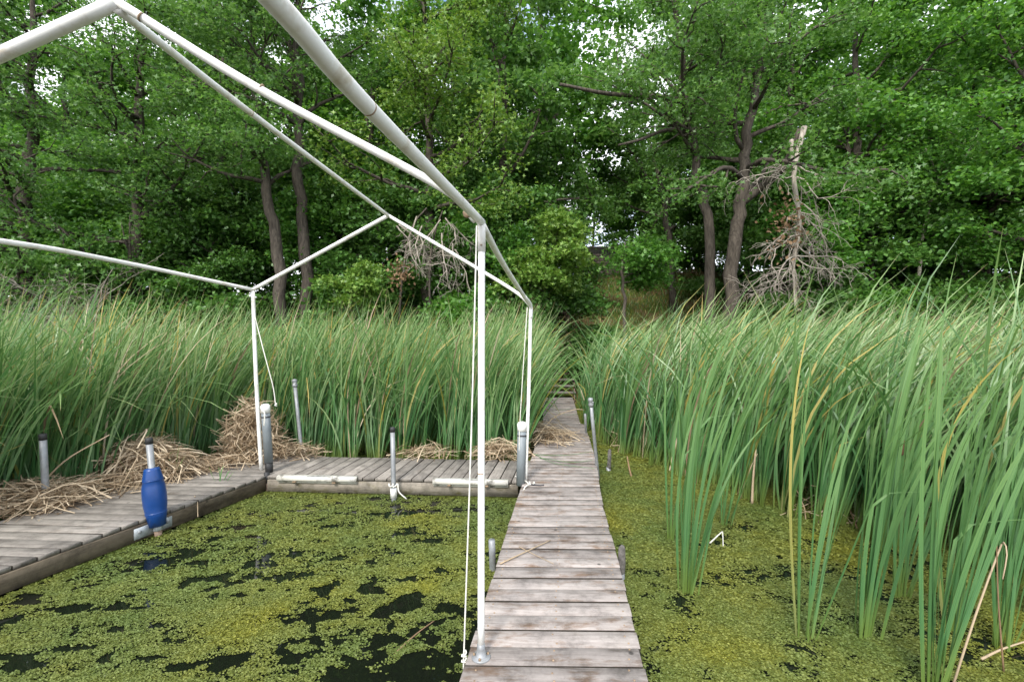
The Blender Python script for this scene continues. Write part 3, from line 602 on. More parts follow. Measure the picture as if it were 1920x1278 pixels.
# block retaining wall at the top of the slope
bm_rng = random.Random(7)
wl_ = thing('block_wall', 'low wall of weathered brown blocks at the top of the grassy slope', 'wall', (5.5, 24.6, 4.4))
M['block'] = mat_simple('weathered_block', (0.33, 0.24, 0.22), 0.9, var=0.35, scale=9, bump=0.5, dirt=(0.30, 0.26, 0.24), dirt_amt=(0.5, 0.7))
blocks = [make_mesh('block', *prism([[-L / 2, -0.12], [L / 2, -0.12], [L / 2, 0.12], [-L / 2, 0.12]], 0, 0.125, 0.012)) for L in (0.40, 0.34, 0.28)]
for b in blocks: b.materials.append(M['block'])
for row in range(14):
    x = 3.4 + bm_rng.uniform(0, 0.3)
    while x < 8.6 and row < 14:
        k = bm_rng.randrange(3); L = (0.40, 0.34, 0.28)[k]
        o = bpy.data.objects.new('block', blocks[k]); COL.objects.link(o); o.parent = wl_
        o.location = (x + L / 2 - 5.5, bm_rng.uniform(-0.02, 0.02) + 0.02 * row, 0.25 + row * 0.138); x += L + 0.014
# backing of the wall
V, F = prism([[3.45, 24.68], [8.6, 24.68], [8.6, 25.0], [3.45, 25.0]], 4.4, 6.5); obj('backing', V, F, M['oldwood'], wl_)

# ------------------------------------------------------------------ leaf and blade generators
def leaves(C, size, rng, up=0.7, flat=0.55):
    """kite leaves at centres C, folded along the midrib; returns V, F"""
    n = len(C); nrm = rng.normal(size=(n, 3)) * flat; nrm[:, 2] += up; nrm /= np.linalg.norm(nrm, axis=1)[:, None]
    a = rng.normal(size=(n, 3)); a[:, 2] -= 0.5; a -= nrm * (a * nrm).sum(1)[:, None]; a /= np.linalg.norm(a, axis=1)[:, None] + 1e-9
    b = np.cross(nrm, a); L = size * rng.uniform(0.65, 1.25, n)[:, None]; W = L * rng.uniform(0.30, 0.42, n)[:, None]
    p0 = C - a * L * 0.5; p2 = C + a * L * 0.5; lift = nrm * L * rng.uniform(-0.05, 0.18, n)[:, None]
    p1 = C + a * L * 0.08 + b * W + lift; p3 = C + a * L * 0.08 - b * W + lift
    V = np.stack([p0, p1, p2, p3], 1).reshape(-1, 3); i = np.arange(n)[:, None] * 4
    return V, np.concatenate([i + [0, 1, 2], i + [0, 2, 3]], 1).reshape(-1, 3)
def lobed_leaves(C, size, rng, up=0.7, flat=0.55):
    """oak leaves: a star of seven points, five triangles"""
    n = len(C); nrm = rng.normal(size=(n, 3)) * flat; nrm[:, 2] += up; nrm /= np.linalg.norm(nrm, axis=1)[:, None]
    a = rng.normal(size=(n, 3)); a[:, 2] -= 0.5; a -= nrm * (a * nrm).sum(1)[:, None]; a /= np.linalg.norm(a, axis=1)[:, None] + 1e-9
    b = np.cross(nrm, a); L = size * rng.uniform(0.65, 1.25, n)[:, None]
    prof = [(-0.5, 0.0, 0), (-0.12, 0.10, 0.02), (0.05, 0.42, 0.08), (0.14, 0.10, 0.02), (0.5, 0.0, 0), (0.14, -0.10, 0.02), (0.05, -0.42, 0.08), (-0.12, -0.10, 0.02)]
    V = np.stack([C + a * L * u + b * L * v + nrm * L * w_ for u, v, w_ in prof], 1).reshape(-1, 3); i = np.arange(n)[:, None] * 8
    F = np.concatenate([i + f for f in ([0, 1, 7], [1, 2, 3], [1, 3, 5], [1, 5, 7], [3, 4, 5], [5, 6, 7])], 1).reshape(-1, 3)
    return V, F
def blades(base, h, az, th0, bend, width, face, segs=6, pw=1.8, kink=None):
    """long strap leaves; every argument an array over the blades"""
    n = len(base); t = np.linspace(0, 1, segs + 1); d = np.stack([np.cos(az), np.sin(az), 0 * az], 1)
    th = th0[:, None] + bend[:, None] * t[None, :] ** pw
    if kink is not None: th = th + kink[:, None] * (t[None, :] > 0.62)
    pos = np.zeros((n, segs + 1, 3)); pos[:, 0] = base
    for i in range(segs):
        m_ = (th[:, i] + th[:, i + 1]) / 2
        pos[:, i + 1] = pos[:, i] + (h / segs)[:, None] * (np.sin(m_)[:, None] * d + np.cos(m_)[:, None] * np.array([0, 0, 1.0]))
    tw = face[:, None] + 0.5 * t[None, :] * np.sin(face * 7.0)[:, None]
    side = np.stack([np.cos(tw), np.sin(tw), 0 * tw], 2)
    wp = np.interp(t, [0, 0.15, 0.5, 0.8, 0.93, 1.0], [0.62, 0.9, 1.0, 0.72, 0.36, 0.03])
    w_ = (width[:, None] * wp[None, :])[:, :, None] / 2
    V = np.stack([pos - side * w_, pos + side * w_], 2).reshape(-1, 3)
    uv = np.stack([np.tile([0.0, 1.0], n * (segs + 1)), np.repeat(np.tile(t, n), 2)], 1)
    i0 = (np.arange(n)[:, None] * (segs + 1) + np.arange(segs)[None, :]) * 2
    F = np.stack([i0, i0 + 1, i0 + 3, i0 + 2], -1).reshape(-1, 4)
    return V, F, uv
def sticks(p0, p1, width, rng, sag=0.03):
    """dead flat straws from p0 to p1 with a slight bow, three segments"""
    n = len(p0); d = p1 - p0; L = np.linalg.norm(d, axis=1)[:, None]; s_ = np.cross(d, rng.normal(size=(n, 3)) + [0, 0, 1.2]); s_ /= np.linalg.norm(s_, axis=1)[:, None] + 1e-9
    bow = rng.normal(size=(n, 3)) * sag * L; pts = [p0, p0 + d * 0.35 + bow, p0 + d * 0.7 + bow * 0.9, p1]
    V = []
    for k, p in enumerate(pts):
        w_ = width[:, None] * (1.0, 1.0, 0.8, 0.35)[k] / 2; V += [p - s_ * w_, p + s_ * w_]
    V = np.stack(V, 1).reshape(-1, 3); i = np.arange(n)[:, None] * 8
    F = np.concatenate([i + f for f in ([0, 1, 3, 2], [2, 3, 5, 4], [4, 5, 7, 6])], 1).reshape(-1, 4)
    return V, F

# ------------------------------------------------------------------ trees
def grow(rng, p, d, L, nseg, wander, lift):
    pts = [np.array(p, float)]; d = np.array(d, float)
    for i in range(nseg):
        d = d + rng.normal(size=3) * wander + np.array([0, 0, lift]); d /= np.linalg.norm(d); pts.append(pts[-1] + d * L / nseg)
    return np.array(pts), d
def tree(name, label, trunk, radii, leafmat, seed, n_limbs=14, t0=0.25, L=3.6, subs=6, per=55, lsize=0.15, spread=0.34, lobed=True,
         elev=(-0.1, 0.7), group=None, lift=0.02, bark='bark', extra=None, az=None, shape=0.55, leaf_up=0.7, cat='tree', droop=0.0, rs=0.66, front=0.0):
    rng = np.random.RandomState(seed); tp = smooth_path(trunk, 6 * (len(trunk) - 1)); tr = np.interp(np.linspace(0, 1, len(tp)), np.linspace(0, 1, len(radii)), radii)
    tp[1:-1] += rng.normal(size=(len(tp) - 2, 3)) * np.minimum(0.05, tr[1:-1] * 0.3)[:, None] * [1, 1, 0]
    tr = tr * rs; t = thing(name, label, cat, tuple(tp[0]), group); mb = MB()
    tr2 = tr.copy(); tr2[0] *= 1.35
    mb.add(*tube(tp, tr2, 10)); cent = []
    for i in range(n_limbs):
        f = t0 + (0.99 - t0) * (i + rng.rand() * 0.8) / n_limbs; x = f * (len(tp) - 1); k = int(x); k = min(k, len(tp) - 2); p = tp[k] + (tp[k + 1] - tp[k]) * (x - k)
        a = (i * 2.4 + rng.rand() * 1.1) if az is None else rng.uniform(*az); el = rng.uniform(*elev) + 0.35 * f
        if rng.rand() < front: a = rng.uniform(-2.4, -0.75); el = rng.uniform(-0.1, 0.35)
        d = np.array([math.cos(a) * math.cos(el), math.sin(a) * math.cos(el), math.sin(el)]); ll = L * rng.uniform(0.75, 1.2) * (1 - shape * max(0, f - 0.35))
        pts, _ = grow(rng, p, d, ll, 6, 0.16, lift - droop); r0 = min(tr[k] * 0.55, 0.03 + ll * 0.022)
        mb.add(*tube(pts, np.linspace(r0, 0.012, len(pts)), 6)); cent.append(pts[-1]); cent.append(pts[-2] * 0.5 + pts[-1] * 0.5)
        for j in range(subs):
            g = 0.22 + 0.75 * (j + rng.rand()) / subs; y_ = g * 6; k2 = min(int(y_), 5); q = pts[k2] + (pts[k2 + 1] - pts[k2]) * (y_ - k2)
            dd = (pts[k2 + 1] - pts[k2]); dd /= np.linalg.norm(dd); dd = dd * [1, 1, 0.6] + rng.normal(size=3) * [0.85, 0.85, 0.30] + [0, 0, 0.0 - droop * 3]; dd /= np.linalg.norm(dd)
            sp, _ = grow(rng, q, dd, ll * 0.42 * (1.15 - 0.5 * g), 4, 0.25, lift - droop)
            mb.add(*tube(sp, np.linspace(r0 * 0.45, 0.006, len(sp)), 4)); cent += [sp[2], sp[3], sp[4]]
    mb.build('trunk', M[bark], t, True)
    cent = np.array(cent); n = len(cent) * per
    C = np.repeat(cent, per, 0); off = rng.normal(size=(n, 3)) * spread * [1, 1, 0.38] * rng.uniform(0.6, 1.2, (len(cent), 1)).repeat(per, 0)
    off[:, 2] -= 0.32 * np.linalg.norm(off[:, :2], axis=1)
    V, F = (lobed_leaves if lobed else leaves)(C + off, lsize, rng, leaf_up)
    cr = obj('crown', V, F, M[leafmat], t); cr['kind'] = 'stuff'
    if extra: extra(t, rng)
    return t
def hz(x, y): return float(hill_z(x, y))
def base_at(px, d):
    x = (px - CXP) / FPX * d; return np.array([x, d, hz(x, d) - 0.15])
def dead_twigs(rng, root, d, L, r, depth, mb, spread=0.6, grav=-0.06):
    pts, dd = grow(rng, root, d, L, 6, 0.27, grav); mb.add(*tube(pts, np.linspace(r, max(0.004, r * 0.35), len(pts)), 5 if depth > 1 else 3, False))
    if depth == 0: return
    for j in range(6 if depth > 1 else 4):
        g = rng.uniform(0.15, 1.0) * 6; k = min(int(g), 5); q = pts[k] + (pts[k + 1] - pts[k]) * (g - k)
        d2 = pts[k + 1] - pts[k]; d2 /= np.linalg.norm(d2); d2 = d2 + rng.normal(size=3) * spread; d2 /= np.linalg.norm(d2)
        dead_twigs(rng, q, d2, L * rng.uniform(0.35, 0.6), r * 0.5, depth - 1, mb, spread, grav)

# hillside oaks whose trunks show
tree('oak_tree', 'oak with leaning dark trunk, limb reaching out low, behind the white frame', [base_at(535, 14.5), P(522, 480, 14.5), P(500, 360, 14.6), P(478, 200, 14.7), P(470, 20, 14.8)], [0.30, 0.26, 0.22, 0.16, 0.07], 'leafA', 11, 17, 0.50, 3.7, 6, 40, front=0.5)
tree('oak_tree', 'tall oak with straight dark trunk next to the leaning oak', [base_at(577, 15.2), P(568, 440, 15.2), P(562, 260, 15.3), P(560, 60, 15.4), P(556, -90, 15.5)], [0.30, 0.27, 0.22, 0.14, 0.06], 'leafA', 12, 17, 0.50, 3.7, 6, 40, front=0.5)
tree('oak_tree', 'oak with slender trunk behind hanging dead twigs near the white frame gable', [base_at(803, 15.5), P(800, 470, 15.5), P(806, 300, 15.8), P(798, 100, 16.0), P(792, -90, 16.2)], [0.30, 0.25, 0.20, 0.13, 0.06], 'leafC', 13, 18, 0.34, 3.6, 6, 40, front=0.5)
def limb_extra(t, rng):
    mb = MB(); j = P(1380, 385, 14.3); pts = smooth_path([j, P(1425, 352, 14.2), P(1470, 312, 13.4), P(1500, 242, 13.0)], 14)
    mb.add(*tube(pts, np.linspace(0.17, 0.07, len(pts)), 9)); mb.build('broken_limb', M['bark'], t, True)
    mb = MB(); br = np.random.RandomState(5)
    main = smooth_path([P(1508, 238, 12.9), P(1488, 330, 12.9), P(1500, 420, 12.9), P(1488, 500, 12.9), P(1492, 590, 12.9)], 16)
    mb.add(*tube(main, np.linspace(0.075, 0.022, len(main)), 7))
    main2 = smooth_path([P(1484, 262, 12.9), P(1486, 310, 12.9), P(1500, 400, 12.9)], 8); mb.add(*tube(main2, np.linspace(0.055, 0.03, len(main2)), 6))
    for i in range(26):
        f = br.uniform(0.15, 0.85); q = main[int(f * (len(main) - 1))]; a = br.choice([-1, 1]) * br.uniform(0.4, 1.1)
        dead_twigs(br, q, np.array([math.sin(a), br.uniform(-0.5, 0.5), -math.cos(a) * 0.5]), br.uniform(0.9, 1.9), 0.022, 2, mb, 0.55, -0.13)
    mb.build('hanging_dead_branch', M['bark_pale'], t, True)
    C = P(1472, 425, 12.8) + br.normal(size=(150, 3)) * [0.24, 0.25, 0.42]; V, F = leaves(C, 0.13, br, 0.1, 1.0)
    o = obj('withered_leaves', V, F, M['deadleaf'], t); o['kind'] = 'stuff'
tree('oak_tree', 'forked oak with a pale dead branch hanging from its broken limb', [base_at(1368, 14.3), P(1374, 480, 14.3), P(1392, 370, 14.3), P(1402, 250, 14.4), P(1428, 110, 14.6), P(1446, -60, 14.8)], [0.36, 0.30, 0.27, 0.22, 0.15, 0.06], 'leafA', 14, 17, 0.40, 3.8, 6, 40, front=0.12, extra=limb_extra)
tree('oak_tree', 'oak leaning away from the forked oak, long bare limb over the slope', [base_at(1336, 14.8), P(1328, 430, 14.8), P(1308, 330, 14.9), P(1288, 220, 15.0), P(1278, 130, 15.0), P(1262, -60, 15.1)], [0.27, 0.23, 0.20, 0.18, 0.14, 0.06], 'leafA', 15, 15, 0.45, 3.8, 6, 42, front=0.2,
     extra=lambda t, rng: MB().add(*tube(smooth_path([P(1283, 190, 15.0), P(1220, 180, 13.9), P(1140, 176, 13.2), P(1050, 158, 12.9)], 12), np.linspace(0.10, 0.04, 13), 7)).add(*tube(smooth_path([P(1297, 248, 15.0), P(1250, 244, 14.2), P(1200, 262, 13.6), P(1160, 272, 13.4)], 12), np.linspace(0.08, 0.03, 13), 6)).build('bare_limb', M['bark'], t, True))
tree('maple_sapling', 'young maple with thin trunk and low drooping crown on the grassy slope', [base_at(1172, 14.0), P(1170, 560, 14.0), P(1166, 500, 14.0), P(1172, 455, 14.0)], [0.085, 0.075, 0.06, 0.03], 'leafB', 16, 9, 0.42, 1.7, 5, 40, 0.16, 0.30, elev=(-0.2, 0.25), az=(-0.9, 0.9))
tree('oak_sapling', 'bright green oak sapling bushing over the hillside stairs', [base_at(1003, 14.4), P(1012, 580, 14.3), P(1034, 510, 14.0), P(1046, 430, 13.8)], [0.08, 0.065, 0.05, 0.02], 'leafC', 17, 13, 0.42, 1.25, 6, 46, 0.17, 0.24, elev=(-0.15, 0.4))
tree('maple_tree', 'maple with thick pale trunk among the dense foliage beyond the tallest reeds', [base_at(1790, 16.0), P(1800, 470, 16.0), P(1815, 380, 16.2), P(1830, 200, 16.4), P(1846, -60, 16.6)], [0.36, 0.30, 0.27, 0.18, 0.07], 'leafB', 18, 18, 0.30, 4.2, 6, 66, 0.155, front=0.5, lobed=False)
tree('slanting_tree', 'slender pale leaning trunk with thin foliage beyond the right-hand reeds'.replace('right-hand reeds', 'reeds and dead branch'), [base_at(1706, 14.6), P(1728, 460, 14.6), P(1748, 370, 14.6), P(1772, 300, 14.6)], [0.085, 0.075, 0.06, 0.03], 'leafB', 19, 7, 0.55, 1.8, 4, 30, 0.16, 0.34, bark='bark_pale')
tree('maple_tree', 'maple whose dense bright crown hides its trunk, between forked oak and leaning pale trunk', [base_at(1600, 17.0), P(1606, 400, 17.0), P(1604, 200, 17.0), P(1610, -40, 17.2)], [0.28, 0.24, 0.18, 0.07], 'leafB', 20, 16, 0.22, 4.3, 6, 66, 0.155, lobed=False)
tree('maple_tree', 'maple with bright overhanging crown furthest along the reed stand past the pale trunk', [base_at(1990, 13.6), P(1985, 400, 13.6), P(1975, 200, 13.8), P(1970, -60, 14.0)], [0.30, 0.25, 0.2, 0.08], 'leafB', 21, 17, 0.22, 3.9, 6, 70, 0.14, lobed=False)
tree('oak_tree', 'dense oak with drooping pale-tipped boughs rising behind the straw-covered dock', [base_at(250, 15.0), P(255, 400, 15.0), P(262, 200, 15.0), P(270, -40, 15.2)], [0.30, 0.26, 0.19, 0.07], 'leafA', 22, 24, 0.10, 3.4, 6, 37, front=0.55)
tree('oak_tree', 'broad oak over a tangle of dead twigs beyond the straw-covered dock', [base_at(40, 14.4), P(50, 400, 14.4), P(60, 200, 14.5), P(60, -60, 14.8)], [0.32, 0.27, 0.2, 0.07], 'leafA', 23, 24, 0.16, 3.6, 6, 37, front=0.55)
tree('oak_tree', 'dark-limbed oak with sky showing between its upper boughs behind the leaning oak', [base_at(410, 18.0), P(415, 400, 18.0), P(412, 200, 18.0), P(426, 60, 18.2), P(420, -80, 18.4)], [0.34, 0.28, 0.24, 0.20, 0.12], 'leafA', 24, 12, 0.40, 4.2, 6, 50, 0.19, lobed=False)
tree('oak_tree', 'oak with glossy leaves standing behind the walkway and hillside stairs', [base_at(945, 17.0), P(950, 400, 17.0), P(945, 200, 17.0), P(955, -60, 17.2)], [0.28, 0.25, 0.18, 0.08], 'leafA', 25, 15, 0.32, 3.8, 6, 54, 0.18, lobed=False)
tree('oak_tree', 'oak with low spreading boughs over the block wall', [base_at(1262, 20.5), P(1250, 420, 20.5), P(1235, 340, 20.6), P(1215, 250, 20.6)], [0.24, 0.2, 0.15, 0.06], 'leafA', 26, 13, 0.30, 4.2, 6, 56, 0.19, elev=(-0.15, 0.3), lobed=False)
# trees further back: a few shapes of each kind, copied with their trunk and crown
def copy_thing(root, loc, rz, sc, label, group):
    r = root.copy(); COL.objects.link(r); r.location = loc; r.rotation_euler = (0, 0, rz); r.scale = sc; tag(r, label, None, group)
    for ch in root.children:
        c = ch.copy(); COL.objects.link(c); c.parent = r
    return r
def plant_copies(spots, protos, label, group):
    for i, (px, d, s_) in enumerate(spots):
        b = base_at(px, d); k = i % len(protos)
        if i < len(protos): r = protos[k]; r.location = tuple(b); r.scale = (s_, s_, s_); tag(r, label, None, group)
        else: copy_thing(protos[k], tuple(b), i * 1.9, (s_, s_, s_), label, group)
HT = 'leafy tree deep in the wood on the hilltop, trunk hidden by nearer trees'; HG = 'trees deep in the wood on the hilltop'
protos = []
for i in range(3):
    b = np.array([0, 60, 0.0]); hh = 13.5
    protos.append(tree('hilltop_tree', HT, [b, b + [0.1, 0, hh * 0.4], b + [0.3, 0, hh * 0.7], b + [0.2, 0, hh]], [0.3, 0.25, 0.16, 0.05], 'leafB' if i else 'leafA', 40 + i, 16, 0.12, 4.3, 6, 58, 0.23, 0.46, lobed=False, group=HG))
plant_copies([(-120, 22, 1), (110, 23, 1), (330, 24, 1), (540, 23, .95), (690, 21, 1), (860, 23, 1), (1330, 25, 0.9), (1480, 22, 1), (1660, 23, 1), (1830, 22, 1), (2030, 21, 1), (1020, 24, 1.35), (1310, 30, 1.3),
              (0, 28, 1), (220, 29, 1), (430, 28, 1), (620, 29, 1), (780, 28, 1), (960, 29, 0.95), (1400, 29, 1), (1560, 28, 1), (1740, 28, 1), (1920, 28, 1), (-260, 26, 1), (2180, 25, 1)], protos, HT, HG)
UT = 'bushy young tree leafed to the ground filling the gaps under the oaks'; UG = 'young trees filling the gaps under the oaks'
protos = []
for i in range(4):
    b = np.array([0, 60, 0.0]); hh = 6.2
    protos.append(tree('understory_tree', UT, [b, b + [0.05, 0, hh * 0.4], b + [0.2, 0, hh * 0.7], b + [0.1, 0, hh]], [0.11, 0.09, 0.06, 0.02], ('leafD', 'leafA', 'leafB', 'leafD')[i], 50 + i, 17, 0.06, 2.3, 6, 64, 0.155, 0.36, lobed=False, elev=(-0.15, 0.5), group=UG, rs=1))
plant_copies([(-90, 15.6, 1), (70, 16.6, 1.1), (160, 15.4, .9), (330, 16.6, 1.05), (390, 15.6, .8), (455, 18, 1.0), (640, 17.5, 1.0), (700, 16.4, 0.95), (740, 18.5, 1.1), (850, 17, 1.0), (900, 15.6, 0.85), (985, 16, 0.9), (1010, 20.5, 1.1),
              (1470, 17, 1.0), (1540, 15.8, 0.95), (1640, 16.0, 1.0), (1690, 18, 1.1), (1760, 17.5, 0.9), (1860, 15.6, 0.95), (1920, 17, 1.1), (2040, 15.5, 1.0), (1410, 20, 1.0), (240, 18.5, 1.1), (580, 19.5, 1.1), (-200, 17, 1.1), (2160, 17, 1.1), (100, 20, 1.2), (800, 21, 1.1), (1290, 26.5, 1.15), (1200, 28, 1.1), (1110, 28, 0.9), (1325, 23.5, 0.8)], protos, UT, UG)
# understory shrubs along the shore
SHR = [(-60, 13.8, 2.6), (300, 13.9, 2.8), (420, 13.8, 2.4), (640, 14.0, 2.2), (880, 14.4, 2.4), (940, 14.2, 2.2), (1128, 15.2, 0.8), (1560, 14.0, 2.2), (1650, 14.2, 2.4), (1760, 14.0, 2.2), (1880, 13.9, 2.4), (2000, 13.4, 2.6)]
for i, (px, d, hh) in enumerate(SHR):
    b = base_at(px, d)
    tree('shrub', 'dark leafy shrub at the foot of the wood behind the reeds', [b, b + [0.05, 0, hh * 0.5], b + [0.1, 0, hh]], [0.05, 0.04, 0.015], 'leafD' if i % 4 else 'leafB', 70 + i, 12, 0.06, 1.6, 5, 34, 0.15, 0.30, lobed=False, elev=(0.0, 0.9), group='shrubs along the shore', cat='shrub')
tree('shrub', 'small yellow-green oak bush below the hanging dead twigs', [base_at(672, 13.0), P(672, 580, 13.0), P(668, 520, 13.0)], [0.05, 0.04, 0.015], 'leafC', 91, 12, 0.1, 0.95, 5, 36, 0.15, 0.17, elev=(0.1, 0.9), cat='shrub')
# dead twigs: below the gable of the frame, and the tangle beyond the side dock
mb = MB(); br = np.random.RandomState(8)
dt = thing('dead_shrub', 'bare pale dead twigs with a few withered leaves hanging before the slender oak', 'dead shrub', tuple(base_at(770, 14.2)))
mb.add(*tube(smooth_path([base_at(745, 14.2), P(752, 540, 14.2), P(772, 430, 14.3), P(800, 390, 14.4)], 12), np.linspace(0.045, 0.025, 13), 6))
mb.add(*tube(smooth_path([base_at(812, 14.2), P(805, 520, 14.2), P(815, 440, 14.3), P(830, 395, 14.4)], 12), np.linspace(0.04, 0.02, 13), 6))
mb.build('stems', M['bark'], dt, True); mb = MB()
for i in range(14):
    q = P(br.uniform(735, 870), br.uniform(395, 470), 14.1); dead_twigs(br, q, np.array([br.uniform(-0.7, 0.7), br.uniform(-0.4, 0.2), -0.8]), br.uniform(0.8, 1.7), 0.026, 2, mb, 0.6, -0.05)
mb.build('twigs', M['bark_pale'], dt, True)
C = P(752, 512, 14.0) + br.normal(size=(160, 3)) * [0.22, 0.2, 0.26]; V, F = leaves(C, 0.12, br, 0.1, 1.0); obj('withered_leaves', V, F, M['deadleaf'], dt)['kind'] = 'stuff'
mb = MB(); dt = thing('brush_tangle', 'grey tangle of bare dead twigs beneath the broad oak', 'dead shrub', tuple(base_at(70, 13.1)))
for i in range(26):
    q = base_at(br.uniform(-40, 210), 13.1); dead_twigs(br, q + [0, 0, br.uniform(0.8, 2.6)], np.array([br.uniform(-0.8, 0.8), br.uniform(-0.4, 0.4), 0.8]), br.uniform(1.6, 2.8), 0.026, 2, mb, 0.55, -0.05)
mb.build('twigs', M['bark_pale'], dt, True)

# ------------------------------------------------------------------ cattails
def in_dock(x, y):
    wl_e = np.interp(y, [p[0] for p in left_e], [p[1] for p in left_e]); wr_e = np.interp(y, [p[0] for p in right_e], [p[1] for p in right_e])
    return (x > wl_e - 0.12 - 0.20 * (np.asarray(y) > 9.2)) & (x < wr_e + 0.12)
LFx = lambda y: np.interp(y, [0.79, 5.69, 6.74], [LA[0], -3.055, LB[0]]) - 1.38      # outer edge of the side dock
def left_ok(x, y):
    outer = (x < LFx(y) - 0.22) & ~((np.abs(x + 4.75) < 0.45) & (y < 4.95) & (y > 3.9))
    behind = (y > 6.95 - 0.07 * (x + 1.5)) & (x < 0.9)
    return ((outer & (y > 2.6)) | behind) & ~in_dock(x, y) & (y < 13.6)
def right_front(x):       # how near the stand comes to the camera, at x
    return np.interp(x, [1.3, 1.9, 2.3, 2.9, 3.4, 3.9, 4.6, 5.5], [9.0, 7.3, 6.1, 5.0, 4.2, 3.45, 2.9, 2.5])
def right_ok(x, y):
    return (y > right_front(x)) & (x > 1.45) & ~in_dock(x, y) & (y < 13.6)
def stand(rng, n, ok, xr, yr, dens=None):
    x = rng.uniform(*xr, n * 6); y = rng.uniform(*yr, n * 6); k = ok(x, y)
    if dens is not None: k &= rng.rand(n * 6) < dens(x, y)
    x, y = x[k][:n], y[k][:n]; return x, y
def bed(name, label, rng, n_pl, ok, xr, yr, hmul=1.0, keepout=None, wind=0.62):
    x, y = stand(rng, n_pl, ok, xr, yr, lambda x, y: np.clip(1.25 - 0.11 * (y - 4), 0.25, 1))
    nb = rng.randint(6, 11, len(x)); base = np.stack([x, y, np.full(len(x), WATER - 0.03)], 1)
    B = base.repeat(nb, 0); n = len(B); plant_h = (rng.normal(2.42, 0.20, len(x)) * hmul + 0.55 * (fbm(x * 0.6 + 40, y * 0.6 + 40, 9, 2) - 0.5)).repeat(nb)
    B = B + rng.normal(size=(n, 3)) * [0.035, 0.035, 0]
    hh = plant_h * rng.uniform(0.66, 1.10, n); az = rng.normal(0.0, 0.55 if wind < 0.7 else 0.38, n) + (rng.rand(n) < (0.13 if wind < 0.7 else 0.07)) * rng.uniform(1.5, 4.5, n)
    th0 = rng.normal(0.08 if wind < 0.7 else 0.20, 0.09, n); bend = np.clip(rng.normal(wind, 0.26, n), 0.02, 1.5)
    kink = (rng.rand(n) < 0.08) * rng.uniform(0.6, 1.8, n)
    V, F, uv = blades(B, hh, az, th0, bend, rng.uniform(0.012, 0.021, n) * (1.2 if wind < 0.7 else 1.4), rng.uniform(-0.9, 0.9, n), 6, 2.0, kink)
    mi = (rng.rand(n) < 0.045).astype(int) + 2 * (rng.rand(n) < 0.035); mi = np.minimum(mi, 2)
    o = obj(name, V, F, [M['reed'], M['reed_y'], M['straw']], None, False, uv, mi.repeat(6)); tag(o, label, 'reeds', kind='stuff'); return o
rng = np.random.RandomState(100)
bed('cattail_stand', 'dense stand of green cattails behind the slip docks', rng, 2800, left_ok, (-14, 0.9), (2.4, 13.6), 0.98)
bed('cattail_stand', 'dense windswept stand of green cattails across the walkway from the slip', rng, 2700, lambda x, y: right_ok(x, y - 0.35), (1.45, 12.5), (2.4, 13.6), 1.05, wind=0.95)
# individual plants along the edges of the stands: twelve shapes, copied
def plant_mesh(rng, nb, h, wind, wmul=1.0, segs=8):
    n = nb; B = rng.normal(size=(n, 3)) * [0.03, 0.03, 0]; hh = h * rng.uniform(0.68, 1.05, n); az = rng.normal(0, 0.6, n)
    f = np.linspace(-1, 1, n) if n > 1 else np.zeros(1)
    th0 = rng.normal(0.17, 0.10, n); bend = np.clip(rng.normal(wind, 0.18, n), 0.03, 1.2)
    V, F, uv = blades(B, hh, az, th0, bend, rng.uniform(0.014, 0.023, n) * wmul, rng.uniform(-0.8, 0.8, n), segs, 2.0, (rng.rand(n) < 0.06) * rng.uniform(0.5, 1.6, n))
    mi = (rng.rand(n) < 0.05).astype(int) + 2 * (rng.rand(n) < 0.04); me = make_mesh('cattail_plant', V, F, False, uv, np.minimum(mi, 2).repeat(segs))
    for k in ('reed', 'reed_y', 'straw'): me.materials.append(M[k])
    return me
rng = np.random.RandomState(77)
variants = [plant_mesh(rng, rng.randint(8, 13), rng.uniform(2.2, 2.8), rng.uniform(0.6, 1.0), 1.25) for _ in range(14)]
def edge_plants(n, ok, xr, yr, front, label, group, seed):
    rng = np.random.RandomState(seed); c = 0; tries = 0
    while c < n and tries < 60000:
        tries += 1; x = rng.uniform(*xr); y = rng.uniform(*yr)
        if not ok(np.array(x), np.array(y)) or rng.rand() > front(x, y): continue
        o = bpy.data.objects.new('cattail_plant', variants[rng.randint(len(variants))]); COL.objects.link(o)
        o.location = (x, y, WATER - 0.03); s = rng.uniform(0.82, 1.08); o.scale = (1, 1, s); o.rotation_euler = (0, 0, rng.normal(0, 0.45))
        tag(o, label, 'cattail', group); c += 1
edge_plants(165, right_ok, (1.45, 7), (2.8, 9.5), lambda x, y: math.exp(-(y - float(right_front(x))) / 0.7), 'cattail plant rooted in the duckweed at the edge of the windswept stand across the walkway', 'cattails at the edge of the stand across the walkway', 5)
edge_plants(125, left_ok, (-8, 0.75), (2.8, 8.2), lambda x, y: 1.0 if (y > 6.9 and y < 7.6 and x > -3.6) or (LFx(y) - x < 0.8) else 0.02, 'cattail plant at the edge of the stand behind the slip docks', 'cattails at the edge of the stand behind the slip docks', 6)
